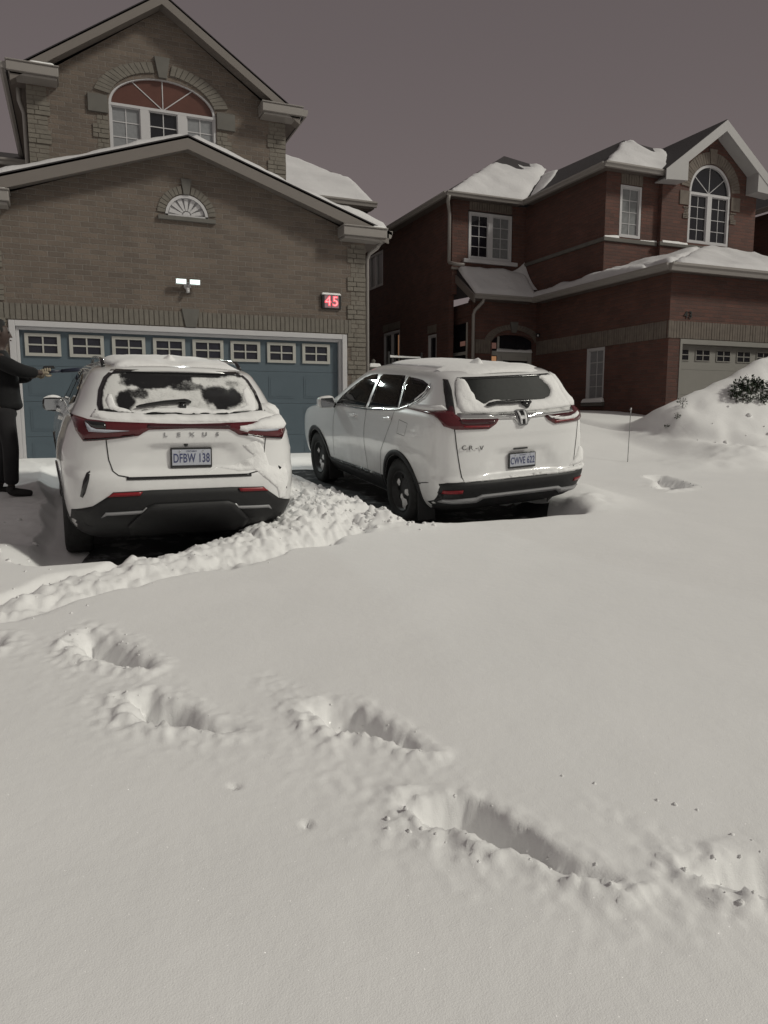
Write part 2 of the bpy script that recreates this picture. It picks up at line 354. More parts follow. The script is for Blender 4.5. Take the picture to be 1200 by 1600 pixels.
def make_window(parent, axis, at, sashes, z0, z1, grid=(2, 4), fr=0.05, glass='glass_dark', frame='vinyl', rec=0.06, arch=None, mun=0.012, glasses=None):
    """sashes = list of (u0, u1); frame mesh 'window' with children pane, muntin"""
    u0 = sashes[0][0]; u1 = sashes[-1][1]
    w = WB(axis, at)
    w.pbox(u0 - fr, u1 + fr, -rec - 0.03, 0.012 - rec + 0.03, z0 - fr, z0)          # bottom rail
    w.pbox(u0 - fr, u1 + fr, -rec - 0.03, 0.012 - rec + 0.03, z1, z1 + fr)
    edges = [u0 - fr] + [e for s_ in sashes for e in s_] + [u1 + fr]
    for i in range(0, len(edges), 2): w.pbox(edges[i], edges[i + 1], -rec - 0.028, 0.01 - rec + 0.03, z0, z1)
    for a, b in sashes:                                                             # inner sash bead
        for q in ((a, a + .018, z0, z1), (b - .018, b, z0, z1), (a + .018, b - .018, z0, z0 + .018), (a + .018, b - .018, z1 - .018, z1)):
            w.pbox(q[0], q[1], -rec - 0.026, -rec + 0.012, q[2], q[3])
    if arch:
        cu, cz, r, ez = arch
        w.ring(cu, cz, r, r + fr, 0, math.pi, 28, -rec - 0.03, 0.012 - rec + 0.03, ez=ez)
    wo_ = w.build('window', M[frame], parent)
    for i, (a, b) in enumerate(sashes):
        g = WB(axis, at); g.pbox(a + .004, b - .004, -rec - 0.024, -rec - 0.012, z0 + .004, z1 - .004)
        o = g.build('pane', M[(glasses[i] if glasses else glass)], None); o.parent = wo_; offset_to_parent(o, wo_)
        m = WB(axis, at)
        for k in range(1, grid[0]): x = a + (b - a) * k / grid[0]; m.pbox(x - mun / 2, x + mun / 2, -rec - .011, -rec - .001, z0 + .018, z1 - .018)
        for k in range(1, grid[1]): z = z0 + (z1 - z0) * k / grid[1]; m.pbox(a + .018, b - .018, -rec - .0105, -rec - .0015, z - mun / 2, z + mun / 2)
        if m.v: o = m.build('muntin', M[frame], None); o.parent = wo_; offset_to_parent(o, wo_)
    if arch:
        cu, cz, r, ez = arch
        g = WB(axis, at); V, F, b_, _ = tri_region(circ(cu, cz + 0.0, r, 0, math.pi, 28, ez), 0.5)
        g.add([g.P(u, -rec - .012, z) for u, z in V], [tuple(reversed(f)) if axis == 'x' else f for f in F])
        o = g.build('fanlight', M[arch_glass[0]], None); o.parent = wo_; offset_to_parent(o, wo_)
        m = WB(axis, at)
        for t in (R(38), R(90), R(142)):
            du, dz = math.cos(t), math.sin(t); L = (r if ez == 1 else 1 / math.sqrt((du / r) ** 2 + (dz / (r * ez)) ** 2)); px_, pz_ = -dz * .008, du * .008
            m.pquad([(cu + px_, cz + pz_), (cu - px_, cz - pz_), (cu + du * L - px_, cz + dz * L - pz_), (cu + du * L + px_, cz + dz * L + pz_)], -rec - .011, -rec - .001)
        o = m.build('muntin', M[frame], None); o.parent = wo_; offset_to_parent(o, wo_)
    return wo_
arch_glass = ['glass_dark']
def soldier(name, axis, at, u0, u1, z0, z1, mat, parent, skip=None, bw=0.075, proud=0.014):
    w = WB(axis, at); u = u0; 
    half = False
    while u < u1 - 0.02:
        e = min(u + bw - 0.011, u1)
        if skip and not half and u > skip[0]: w.mark(); half = True
        if not (skip and skip[0] < (u + e) / 2 < skip[1]): w.pbox(u, e, -0.02, proud + random.uniform(-.005, .005), z0 + random.uniform(0, .006), z1 - random.uniform(0, .006))
        u += bw
    return w.pieces(name, mat, parent)
def quoins(axis, at, u0, u1, z0, z1, mat, parent, h=0.235, short=0.72, side=1):
    """alternating long and short blocks three courses high; each block laid as three bricks"""
    w = WB(axis, at); z = z0; k = 0
    while z < z1 - 0.02:
        L = (u1 - u0) * (1 if k % 2 == 0 else short)
        a, b = (u0, u0 + L) if side > 0 else (u1 - L, u1)
        for q in range(3):
            za = z + q * h / 3; zb = za + h / 3 - 0.01
            if zb > z1: break
            m = a + (b - a) * (0.5 if q % 2 else 0.33)
            w.pbox(a, m - .005, -0.02, (0.022 if k % 2 == 0 else 0.006) + random.uniform(-.003, .003), za, zb); w.pbox(m + .005, b, -0.02, (0.022 if k % 2 == 0 else 0.006) + random.uniform(-.003, .003), za, zb)
        z += h; k += 1
    return w.build('quoin', mat, parent)
def frame_of(poly):
    p = [Vector(q) for q in poly]; n = Vector((0, 0, 0))
    for i in range(len(p)): n += (p[i] - p[0]).cross(p[(i + 1) % len(p)] - p[0])
    n.normalize()
    if n.z < 0: n = -n
    return p, n
def roof_slab(name, poly, mat, parent, t=0.10):
    p, n = frame_of(poly)
    if area2([(a.x, a.y) for a in p]) < 0: p = p[::-1]
    N = len(p); v = list(p) + [a - Vector((0, 0, t)) for a in p]
    f = [tuple(range(N)), tuple(range(2 * N - 1, N - 1, -1))] + [(i + N, (i + 1) % N + N, (i + 1) % N, i) for i in range(N)]
    return mesh_obj(name, v, f, mat, parent)
def snow_sheet(name, poly, thick, parent, res=0.12, amp=0.03, seed=0, rnd=0.10, rag=0.03, lift=0.004, bare=()):
    """snow lying on a roof plane: rounded edges, uneven thickness, ragged outline; 'bare' = circles (x, y, r) blown clear"""
    p, n = frame_of(poly); a, b = -n.x / n.z, -n.y / n.z; p0 = p[0]
    H = lambda x, y: p0.z + a * (x - p0.x) + b * (y - p0.y)
    out = [(q.x, q.y) for q in p]
    if rag: out = ragged(out, res, rag, 2.3, seed)
    V, F, bd, _ = tri_region(out, res)
    x = np.array([v[0] for v in V]); y = np.array([v[1] for v in V])
    e = edge_dist(x, y, bd); th = thick * (0.75 + 0.5 * fbm(x * .9 + seed, y * .9, 3)) + amp * fbm(x * 2.5, y * 2.5 + seed, 4)
    th = np.maximum(th, 0.01) * np.sqrt(np.clip(e / rnd, 0, 1) * (2 - np.clip(e / rnd, 0, 1)))
    for (cx, cy, r) in bare:
        d = np.hypot(x - cx, y - cy) / r + 0.35 * fbm(x * 3, y * 3, 4); th = th * sstep(0.75, 1.15, d) - 0.03 * (1 - sstep(0.75, 1.0, d))
    z = H(x, y) + th + lift
    N = len(V); vs = list(zip(x, y, z)) + [(xx, yy, H(xx, yy) - 0.02) for xx, yy in zip(x, y)]
    fs = list(F) + [(c + N, d, d + N, c + N) for c, d in []]
    for c, d in boundary_edges(F): fs.append((d, c, c + N, d + N))
    return mesh_obj(name, vs, fs, M['dimmed_snow' if thick > .045 and abs(n.z) < .995 else 'snow'], parent, smooth=True)
def bar(mb, p0, p1, h, t, down=True):
    """plank from p0 to p1 (top outer edge), h high downwards, t deep towards +y"""
    p0 = Vector(p0); p1 = Vector(p1); dz = Vector((0, 0, -h)); dy = Vector((0, t, 0))
    return mb.hexa([p0 + dz, p1 + dz, p1 + dz + dy, p0 + dz + dy, p0, p1, p1 + dy, p0 + dy])
def barx(mb, p0, p1, h, t):
    p0 = Vector(p0); p1 = Vector(p1); dz = Vector((0, 0, -h)); dx = Vector((t, 0, 0))
    return mb.hexa([p1 + dz, p0 + dz, p0 + dz + dx, p1 + dz + dx, p1, p0, p0 + dx, p1 + dx])
def gutter_y(name, x0, x1, y, z, parent, mat='gutter', h=0.11, d=0.12):
    """K-style gutter along x, hung on the front of an eave"""
    prof = [(0, 0), (0, -h), (-d * .6, -h), (-d * .75, -h * .55), (-d, -h * .3), (-d, 0), (-d * .9, 0.006), (-d * .85, -0.01)]
    b = MB(); b.prism([(y + a, z + c) for a, c in prof], x0, x1, 'x'); return b.build(name, M[mat], parent)
def gutter_x(name, y0, y1, x, z, parent, mat='gutter', h=0.11, d=0.12):
    prof = [(0, 0), (0, -h), (-d * .6, -h), (-d * .75, -h * .55), (-d, -h * .3), (-d, 0), (-d * .9, 0.006), (-d * .85, -0.01)]
    b = MB(); b.prism([(x + a, z + c) for a, c in prof], y0, y1, 'y'); return b.build(name, M[mat], parent)
def text_mesh(name, s, size, mat, parent, loc, rot, depth=0.002, xs=1.0, align='CENTER', bold=0.0):
    c = bpy.data.curves.new(name, 'FONT'); c.body = s; c.size = size; c.extrude = depth; c.align_x = align; c.align_y = 'CENTER'; c.offset = bold; c.space_character = 1.05
    t = bpy.data.objects.new(name, c); scene.collection.objects.link(t)
    bpy.context.view_layer.update()
    me = bpy.data.meshes.new_from_object(t.evaluated_get(bpy.context.evaluated_depsgraph_get())); bpy.data.objects.remove(t); bpy.data.curves.remove(c)
    me.transform(Matrix.Translation(loc) @ rot.to_matrix().to_4x4() @ Matrix.Diagonal((xs, 1, 1, 1)))
    me.materials.clear(); me.materials.append(mat)
    o = bpy.data.objects.new(name, me); link(o, parent); return o
from mathutils import Euler
FACE_Y = Euler((R(90), 0, 0))       # text readable from -y

GZ = -1.15
random.seed(3)
# ================================================================ house 45 (left)
H = empty('brick_house', (2.62, 3, GZ), 'beige brick house with a blue double garage door and arched upstairs window', 'house')
# lower gable front wall over the garage
gx0, gx1 = 0.0, 5.254
low = [(-0.36, GZ), (gx0, GZ), (gx0, 1.40), (gx1, 1.40), (gx1, GZ), (5.60, GZ), (5.60, 3.02), (2.62, 4.10), (-0.36, 3.02)]
lun = circ(2.61, 3.085, 0.33, 0, math.pi, 20)
wall_panel('garage_wall', 'y', 0.0, low, [lun], M['brick'], H)
b = MB(); b.box(-0.36, -0.22, 0.141, 6.9, GZ, 3.0); b.mark(); b.box(5.46, 5.60, 0.141, 6.9, GZ, 3.0); b.pieces('side_wall', M['brick'], H)
# upper storey with its own gable
up = [(0.33, 3.05), (4.90, 3.05), (4.90, 5.68), (2.615, 7.26), (0.33, 5.68)]
uw = [(1.66, 4.45), (3.555, 4.45), (3.555, 5.56)] + circ(2.607, 5.56, 0.948, 0, math.pi, 26, 0.56)[1:-1] + [(1.66, 5.56)]
wall_panel('upper_wall', 'y', 2.5, up, [uw], M['brick'], H)
b = MB(); b.box(0.33, 0.47, 2.641, 6.99, 3.0, 5.68); b.mark(); b.box(4.76, 4.90, 2.641, 6.99, 3.0, 5.68); b.pieces('side_wall', M['brick'], H)
b = MB(); b.box(-2.7, 8.2, 7.0, 17.0, GZ, 5.5); b.build('rear_wall', M['brick'], H)
# soldier course, keystone, arch rings
soldier('soldier_course', 'y', 0.0, -0.34, 5.33, 1.41, 1.648, M['soldier'], H, skip=(2.49, 2.76))
b = WB('y', 0.0); b.pquad([(2.53, 1.405), (2.70, 1.405), (2.755, 1.69), (2.475, 1.69)], -.02, 0.035); bevel(b.build('keystone', M['stone'], H), .006)
b = WB('y', 0.0); b.ring(2.61, 3.10, 0.335, 0.45, R(4), R(80), 8, -.02, .018, gap=.12, jit=.004); b.mark(); b.ring(2.61, 3.10, 0.335, 0.45, R(100), R(176), 8, -.02, .018, gap=.12, jit=.004)
b.pieces('arch_brick', M['soldier'], H)
b = WB('y', 0.0); b.pquad([(2.565, 3.42), (2.655, 3.42), (2.69, 3.655), (2.53, 3.655)], -.02, 0.035); bevel(b.build('keystone', M['stone'], H), .006)
b = WB('y', 0.0); b.pbox(2.17, 3.05, -.02, .05, 3.02, 3.085); bevel(b.build('sill', M['stone'], H), .006)
# sunburst lunette
b = WB('y', 0.0); b.ring(2.61, 3.09, 0.285, 0.328, 0, math.pi, 24, -.06, .012); b.pbox(2.285, 2.935, -.06, .012, 3.086, 3.115)
L_ = b.build('window', M['vinyl'], H)
b = WB('y', 0.0)
for k in range(7):
    a0 = R(4 + k * 25); a1 = a0 + R(22)
    b.pquad([(2.61 + r * math.cos(t), 3.115 + r * math.sin(t)) for r, t in ((.075, a0), (.27, a0 + R(3)), (.27, a1 - R(3)), (.075, a1))], -.06, -.022)
b.ring(2.61, 3.115, 0.0, 0.06, 0, math.pi, 10, -.06, -.018)
o = b.build('sunburst_panel', M['vinyl'], None); o.parent = L_; offset_to_parent(o, L_)
b = WB('y', 0.0); b.pbox(2.285, 2.935, -.09, -.061, 3.08, 3.42); o = b.build('backing', M['vinyl'], None); o.parent = L_; offset_to_parent(o, L_)
# upper arched window
arch_glass[0] = 'glass_warm'
make_window(H, 'y', 2.5, [(1.70, 2.20), (2.35, 2.86), (3.02, 3.515)], 4.50, 5.53, (2, 4), 0.045, rec=0.05, arch=(2.607, 5.575, 0.90, 0.56), mun=0.016, glasses=['lace', 'glass_dark', 'lace'])
arch_glass[0] = 'glass_dark'
b = WB('y', 2.5); b.ring(2.607, 5.55, 0.955, 1.22, R(14), R(82), 13, -.02, .03, gap=.1, ez=.66, jit=.004); b.mark(); b.ring(2.607, 5.55, 0.955, 1.22, R(98), R(166), 13, -.02, .03, gap=.1, ez=.66, jit=.004)
b.pieces('arch_brick', M['soldier'], H)
b = WB('y', 2.5); b.pquad([(2.54, 6.10), (2.68, 6.10), (2.75, 6.46), (2.47, 6.46)], -.02, .05)
bevel(b.build('keystone', M['stone'], H), .008)
b = WB('y', 2.5); b.pbox(1.31, 1.645, -.02, .045, 5.36, 5.66); b.mark(); b.pbox(3.57, 3.915, -.02, .045, 5.36, 5.66); b.pieces('impost_block', M['stone'], H, bev=.008)
quoins('y', 2.5, 1.38, 1.645, 4.0, 5.35, M['quoin'], H, side=-1); quoins('y', 2.5, 3.57, 3.84, 4.0, 5.35, M['quoin'], H, side=1)
quoins('y', 2.5, 0.33, 0.69, 3.3, 5.66, M['quoin'], H, side=1, short=.88); quoins('y', 2.5, 4.54, 4.90, 3.3, 5.66, M['quoin'], H, side=-1, short=.88)
quoins('y', 0.0, 5.27, 5.60, GZ, 2.94, M['quoin'], H, side=-1, short=.8); quoins('y', 0.0, -0.36, -0.03, GZ, 3.0, M['quoin'], H, side=1, short=.8)
# roofs
ys = -0.30
def lowz(x): return 4.20 - 0.333 * abs(x - 2.62)
for sx, nm_ in ((1, 0), (-1, 1)):
    xe = 2.62 + sx * 3.36; poly = [(2.62, ys, lowz(2.62) + .02), (xe, ys, lowz(xe) + .02), (xe, 7.0, lowz(xe) + .02), (2.62, 7.0, lowz(2.62) + .02)]
    roof_slab('lower_roof', poly, M['shingle'], H, .05)
    xi = 2.62 + sx * 0.03
    sp = [(xi, ys + .03, lowz(2.62) + .02), (xe, ys + .02, lowz(xe) + .02), (xe, 6.95, lowz(xe) + .02), (xi, 6.95, lowz(2.62) + .02)]
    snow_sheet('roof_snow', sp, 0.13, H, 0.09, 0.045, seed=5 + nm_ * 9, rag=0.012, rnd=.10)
def upz(x): return 7.40 - 0.665 * abs(x - 2.61)
for sx in (1, -1):
    xe = 2.61 + sx * 2.56; poly = [(2.61, 2.17, upz(2.61) + .02), (xe, 2.17, upz(xe) + .02), (xe, 8.4, upz(xe) + .02), (2.61, 8.4, upz(2.61) + .02)]
    roof_slab('upper_roof', poly, M['shingle'], H, .05)
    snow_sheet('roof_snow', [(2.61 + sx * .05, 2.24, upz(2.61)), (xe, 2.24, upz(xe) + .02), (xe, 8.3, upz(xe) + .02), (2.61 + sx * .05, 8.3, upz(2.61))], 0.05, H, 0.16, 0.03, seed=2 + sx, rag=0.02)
rp = [(-3.0, 6.7, 5.6), (8.48, 6.7, 5.6), (8.5, 8.65, 6.77), (7.02, 10.28, 7.75), (2.6, 11.4, 8.42), (0.0, 7.25, 5.93), (-3.0, 7.2, 5.9)]
roof_slab('main_roof', rp, M['shingle'], H, .08)
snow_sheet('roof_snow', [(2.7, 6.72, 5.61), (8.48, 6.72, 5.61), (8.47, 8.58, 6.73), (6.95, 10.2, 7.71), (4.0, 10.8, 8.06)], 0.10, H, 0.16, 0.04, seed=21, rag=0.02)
b = MB(); b.add([(8.48, 6.7, 5.5), (8.48, 12.0, 5.5), (8.48, 8.65, 6.7), (2.6, 12, 8.3), (-3.0, 12, 5.5), (-3, 6.7, 5.5), (8.4, 12, 6.6)], [(0, 1, 6, 2), (1, 4, 3, 6), (4, 5, 0, 1)]); b.build('rear_gable', M['shingle'], H)
# fascia boards, eave returns, gutters, soffits
b = MB()
for sx in (1, -1):
    for (cx, zf, yy, xe, h) in ((2.62, lowz, -0.30, 2.62 + sx * 3.30, .19), (2.61, upz, 2.17, 2.61 + sx * 2.50, .185)):
        b.mark(); bar(b, (cx, yy, zf(cx)), (xe, yy, zf(xe)), h, .03)
        bar(b, (cx, yy + .03, zf(cx) - .10), (xe, yy + .03, zf(xe) - .10), .04, .47 - .17)
b.pieces('fascia', M['fascia'], H)
b = MB()
for (x0, x1, y0, y1, z0, z1) in ((5.10, 5.88, -.33, -.002, 2.99, 3.13), (-0.69, 0.13, -.33, -.002, 2.99, 3.13), (0.06, .86, 2.12, 2.498, 5.70, 5.85), (4.37, 5.16, 2.12, 2.498, 5.70, 5.85)):
    b.mark(); b.box(x0, x1, y0, y1, z0, z1); b.box(x0 + .03, x1 - .03, y0 + .05, y1 - .003, z0 - .045, z0); b.box(x0 - .012, x1 + .012, y0 - .02, y1 - .006, z1, z1 + .025)
b.pieces('eave_return', M['gutter'], H, bev=.01)
b = MB()
for (x0, x1, y0, y1, z) in ((5.55, 5.93, 0.0, 6.98, 3.0), (-.69, -.31, 0.0, 6.98, 3.0), (4.90, 5.16, 2.5, 6.98, 5.70), (.06, .33, 2.5, 6.98, 5.70)):
    b.mark(); b.box(x0, x1, y0, y1, z - .02, z + .02)
b.mark(); b.box(-3.0, 8.45, 6.72, 6.998, 5.46, 5.50); b.pieces('soffit', M['soffit'], H)
b = MB()
for (x, y0, y1, z) in ((5.88, -.30, 6.98, 3.12), (5.16, 2.17, 6.98, 5.84)): b.mark(); b.prism([(x, z), (x, z - .12), (x + .08, z - .12), (x + .11, z - .04), (x + .11, z)], y0, y1, 'y')
b.pieces('gutter', M['gutter'], H)
gutter_x('gutter', -.30, 6.98, -.69, 3.12, H); gutter_x('gutter', 2.17, 6.98, .06, 5.84, H); gutter_y('gutter', -3.0, 8.5, 6.7, 5.62, H, h=.13)
for i, (x0, x1, y, z) in enumerate(((5.12, 5.88, -.2, 3.155), (-.69, .12, -.2, 3.155), (.40, .80, 2.24, 5.875))):
    b = MB(); snow_sheet('roof_snow', [(x0, y - .11, z), (x1, y - .11, z), (x1, y + .12, z), (x0, y + .12, z)], .09 if i < 2 else .07, H, .035, .02, seed=40 + i, rnd=.09, rag=.012)
b = MB(); b.tube([(5.86, -.12, 2.99), (5.80, -.05, 2.88), (5.70, .05, 2.80), (5.665, .08, 2.7), (5.665, .08, GZ)], .038, 8); b.build('downspout', M['gutter'], H, True)
b = MB(); b.tube([(0.2, 2.8, 5.7), (0.2, 2.85, 5.5), (0.27, 2.9, 5.3), (0.28, 2.9, 4.0)], .04, 8); b.build('downspout', M['gutter'], H, True)
# garage door frame
b = WB('y', 0.0)
b.pbox(gx0, gx0 + .085, -.10, .02, GZ, 1.398); b.pbox(gx1 - .085, gx1, -.10, .02, GZ, 1.398); b.pbox(gx0 + .085, gx1 - .085, -.10, .018, 1.315, 1.398)
b.pbox(gx0 + .085, gx0 + .13, -.12, -.035, GZ, 1.314); b.pbox(gx1 - .13, gx1 - .085, -.12, -.035, GZ, 1.314); b.pbox(gx0 + .13, gx1 - .13, -.12, -.037, 1.27, 1.314)
bevel(b.build('door_frame', M['vinyl'], H), .006)
D_ = WB('y', 0.0); zs = [1.268, .745, .215, -.315, -.845]
for i in range(4):
    D_.pbox(gx0 + .132, gx1 - .132, -.16, -.105, zs[i + 1] + .004, zs[i])
    if i:
        for k in range(8):
            u = .197 + .6116 * k; D_.pbox(u + .02, u + .475, -.104, -.0995, zs[i + 1] + .09, zs[i] - .08)
            D_.pbox(u + .05, u + .445, -.0995, -.096, zs[i + 1] + .12, zs[i] - .11)
door = D_.build('garage_door', M['door_blue'], H)
for k in range(8):
    u = .197 + .6116 * k; w = WB('y', 0.0)
    za, zb = .894, 1.227; ua, ub = u, u + .494
    for q in ((ua, ub, za, za + .045), (ua, ub, zb - .045, zb), (ua, ua + .05, za + .045, zb - .045), (ub - .05, ub, za + .045, zb - .045)): w.pbox(q[0], q[1], -.105, -.078, q[2], q[3])
    w.pbox((ua + ub) / 2 - .011, (ua + ub) / 2 + .011, -.105, -.084, za + .045, zb - .045); w.pbox(ua + .05, ub - .05, -.105, -.086, (za + zb) / 2 - .011, (za + zb) / 2 + .011)
    f = w.build('door_window', M['cream'], None); f.parent = door; offset_to_parent(f, door)
    w = WB('y', 0.0); w.pbox(ua + .045, ub - .045, -.104, -.101, za + .04, zb - .04); f = w.build('door_pane', M['garage_glass'] if 'garage_glass' in M else M['glass_dark'], None); f.parent = door; offset_to_parent(f, door)
# floodlight with two heads, lit
FL = empty('floodlight', (2.575, 0, 2.02), 'white twin-head security light with both panels glowing, on the brick above the garage', 'floodlight')
M['led'] = emit('led_panel', (0.80, 1.0, 0.93), 2.0)
b = MB(); b.tube([(2.575, 0.0, 2.04), (2.575, -.06, 2.04)], .055, 16); b.tube([(2.575, -.03, 2.03), (2.575, -.10, 1.96)], .028, 10); bevel(b.build('base', M['vinyl'], FL, True), .004)
for sx in (-1, 1):
    b = MB(); x = 2.575 + sx * .105
    b.hexa([(x - .085, -.13, 2.045), (x + .085, -.13, 2.045), (x + .085, -.09, 2.04), (x - .085, -.09, 2.04), (x - .085, -.145, 2.125), (x + .085, -.145, 2.125), (x + .085, -.09, 2.13), (x - .085, -.09, 2.13)])
    b.tube([(2.575, -.05, 2.05), (x, -.10, 2.085)], .014, 8); h_ = bevel(b.build('lamp_head', M['vinyl'], FL), .006)
    b = MB(); b.hexa([(x - .072, -.140, 2.055), (x + .072, -.140, 2.055), (x + .072, -.13, 2.055), (x - .072, -.13, 2.055), (x - .072, -.1535, 2.117), (x + .072, -.1535, 2.117), (x + .072, -.13, 2.117), (x - .072, -.13, 2.117)])
    o = b.build('led_panel', M['led'], None); o.parent = h_; offset_to_parent(o, h_)
for sx in (-1, 1):
    fl = bpy.data.lights.new('floodlight_lamp', 'SPOT'); fl.energy = 70; fl.color = (.90, 1.0, .96); fl.spot_size = R(120); fl.spot_blend = .6; fl.shadow_soft_size = .05
    flo = bpy.data.objects.new('floodlight_lamp', fl); scene.collection.objects.link(flo); flo.parent = FL; flo.location = (sx * .105, -.18, .06); flo.rotation_euler = (R(-48), 0, R(-12 * -sx))
b = MB(); b.tube([(2.575, -.085, 1.975), (2.575, -.10, 1.925)], [.03, .022], 12); b.build('motion_sensor', M['vinyl'], FL, True)
# lit house number sign
SG = empty('house_number_sign', (4.97, 0, 1.81), 'black framed sign lit red with the number 45, right of the garage header', 'sign')
b = WB('y', 0.0); b.pbox(4.80, 5.143, -.01, .045, 1.815, 2.05); bevel(b.build('sign_box', M['black'], SG), .005)
M['signface'] = emit('sign_face', (0.36, 0.20, 0.21), 0.5); M['signred'] = emit('sign_digit_red', (1.0, 0.07, 0.10), 1.6)
M['signpink'] = emit('sign_digit_core', (1.0, 0.42, 0.42), 1.3)
b = WB('y', 0.0); b.pbox(4.845, 4.964, .0455, .049, 1.83, 2.035); b.pbox(4.972, 5.098, .0455, .049, 1.83, 2.035); b.build('lit_face', M['signface'], SG)
for ch, x in (('4', 4.905), ('5', 5.035)):
    text_mesh('digit', ch, .225, M['signred'], SG, Vector((x, -.0500, 1.933)) - SG.location, FACE_Y, .001, bold=.007)
    text_mesh('digit_core', ch, .225, M['signpink'], SG, Vector((x, -.0526, 1.933)) - SG.location, FACE_Y, .001, bold=-.004)
b = MB()
snow_sheet('snow_cap', [(4.80, -.045, 2.05), (5.14, -.045, 2.05), (5.14, 0, 2.05), (4.80, 0, 2.05)], .03, SG, .015, .01, seed=3, rnd=.02, rag=0)

# ================================================================ house 43 (right)
N = empty('brick_house', (15, 8, GZ), 'red brick two-storey house numbered 43 with grey soldier bands and beige garage door', 'house')
X0, XB, VB, VU = 12.42, 10.18, 5.53, 2.2
# garage
wall_panel('garage_wall', 'y', 0.0, [(X0, GZ), (12.74, GZ), (12.74, 1.62), (17.7, 1.62), (17.7, GZ), (18.3, GZ), (18.3, 3.06), (X0, 3.06)], [], M['red'], N)
wall_panel('side_wall', 'x', X0, [(0.141, GZ), (VB, GZ), (VB, 5.62), (VU + .141, 5.62), (VU + .141, 3.06), (0.141, 3.06)], [[(2.03, .33), (2.70, .33), (2.70, 1.62), (2.03, 1.62)]], M['red'], N)
b = MB(); b.box(17.02, 18.3, .141, 12, GZ, 3.0); b.build('side_wall', M['red'], N)
soldier('soldier_course', 'y', 0.0, X0 - .02, 18.3, 1.63, 1.99, M['redsold'], N)
soldier('soldier_course', 'x', X0, 0.06, 4.88, 1.63, 1.99, M['redsold'], N)
make_window(N, 'x', X0, [(2.09, 2.64)], .42, 1.56, (2, 4), .06, 'lace', rec=.05, mun=.016)
b = WB('x', X0); b.pbox(1.97, 2.76, -.02, .09, .24, .33); bevel(b.build('sill', M['stone'], N), .006)
snow_sheet('roof_snow', [(12.33, 1.98, .33), (12.42, 1.98, .33), (12.42, 2.75, .33), (12.33, 2.75, .33)], .1, N, .03, .03, 8, .04, 0)
# garage door 43
b = WB('y', 0.0); b.pbox(12.74, 12.80, -.10, .012, GZ, 1.62); b.pbox(17.64, 17.7, -.10, .012, GZ, 1.62); b.pbox(12.80, 17.64, -.10, .012, 1.52, 1.62); b.build('door_frame', M['door_grey'], N)
b = WB('y', 0.0)
for i in range(4): b.pbox(12.80, 17.64, -.17, -.115, 1.52 - .53 * (i + 1) + .004, 1.52 - .53 * i)
nd = b.build('garage_door', M['door_grey'], N)
for k in range(8):
    u = 12.70 + .6 * k; w = WB('y', 0.0)
    ua, ub, za, zb = max(u, 12.81), u + .40, 1.19, 1.42
    for q in ((ua - .01, ub + .01, za - .012, za + .008), (ua - .01, ub + .01, zb - .008, zb + .012), (ua - .012, ua + .012, za + .008, zb - .008), (ub - .012, ub + .012, za + .008, zb - .008), ((u + ub) / 2 - .011, (u + ub) / 2 + .011, za + .008, zb - .008)): w.pbox(q[0], q[1], -.115, -.1, q[2], q[3])
    w.pbox(ua + .012, ub - .012, -.115, -.102, 1.298, 1.316)
    f = w.build('door_window', M['door_grey'], None); f.parent = nd; offset_to_parent(f, nd)
    w = WB('y', 0.0); w.pbox(ua, ub, -.114, -.110, za, zb); f = w.build('door_pane', M['glass_dark'], None); f.parent = nd; offset_to_parent(f, nd)
for ch, x in (('4', 12.85), ('3', 12.97)): text_mesh('house_number', ch, .21, M['black'], N, Vector((x, -.012, 2.115)) - N.location, FACE_Y, .006, bold=.004)
# upper block: left bay, recessed strip, gable block
wall_panel('upper_wall', 'y', VU, [(X0, 3.0), (13.97, 3.0), (13.97, 5.62), (X0, 5.62)], [[(12.83, 4.17), (13.47, 4.17), (13.47, 5.36), (12.83, 5.36)]], M['red'], N)
b = MB(); b.box(12.6, 13.95, VU + .15, 4.9, 2.8, 2.95); b.build('upper_floor', M['red'], N)
make_window(N, 'y', VU, [(12.90, 13.40)], 4.24, 5.29, (2, 4), .06, 'curtain', rec=.04, mun=.014)
soldier('soldier_course', 'y', VU, 12.84, 13.47, 5.37, 5.60, M['redsold'], N)
gb = 2.08
gw = [(14.80, 4.19), (16.14, 4.19), (16.14, 5.40)] + circ(15.47, 5.40, .67, 0, math.pi, 24)[1:-1] + [(14.80, 5.40)]
wall_panel('gable_wall', 'y', gb, [(13.97, 3.0), (17.0, 3.0), (17.0, 5.68), (15.48, 6.86), (13.97, 5.68)], [gw], M['red'], N)
b = MB(); b.box(16.86, 17.0, gb + .141, 14, 3.0, 5.62); b.box(13.97, 14.1, gb + .141, VU + .14, 3.0, 5.6); b.build('side_wall', M['red'], N)
make_window(N, 'y', gb, [(14.87, 15.40), (15.54, 16.07)], 4.26, 5.33, (2, 4), .06, 'glass_dark', rec=.05, arch=(15.47, 5.40, .605, 1.0), mun=.014)
b = WB('y', gb); b.ring(15.47, 5.40, .68, .95, R(6), R(84), 15, -.02, .02, gap=.12, jit=.004); b.mark(); b.ring(15.47, 5.40, .68, .95, R(96), R(174), 15, -.02, .02, gap=.12, jit=.004)
b.pieces('arch_brick', M['redsold'], N)
b = WB('y', gb); b.pquad([(15.40, 6.085), (15.54, 6.085), (15.59, 6.42), (15.35, 6.42)], -.02, .04); b.build('keystone', M['redsold'], N)
b = WB('y', gb); b.pbox(14.50, 14.79, -.02, .022, 5.06, 5.38); b.mark(); b.pbox(16.15, 16.44, -.02, .022, 5.06, 5.38); b.pieces('impost_block', M['redsold'], N)
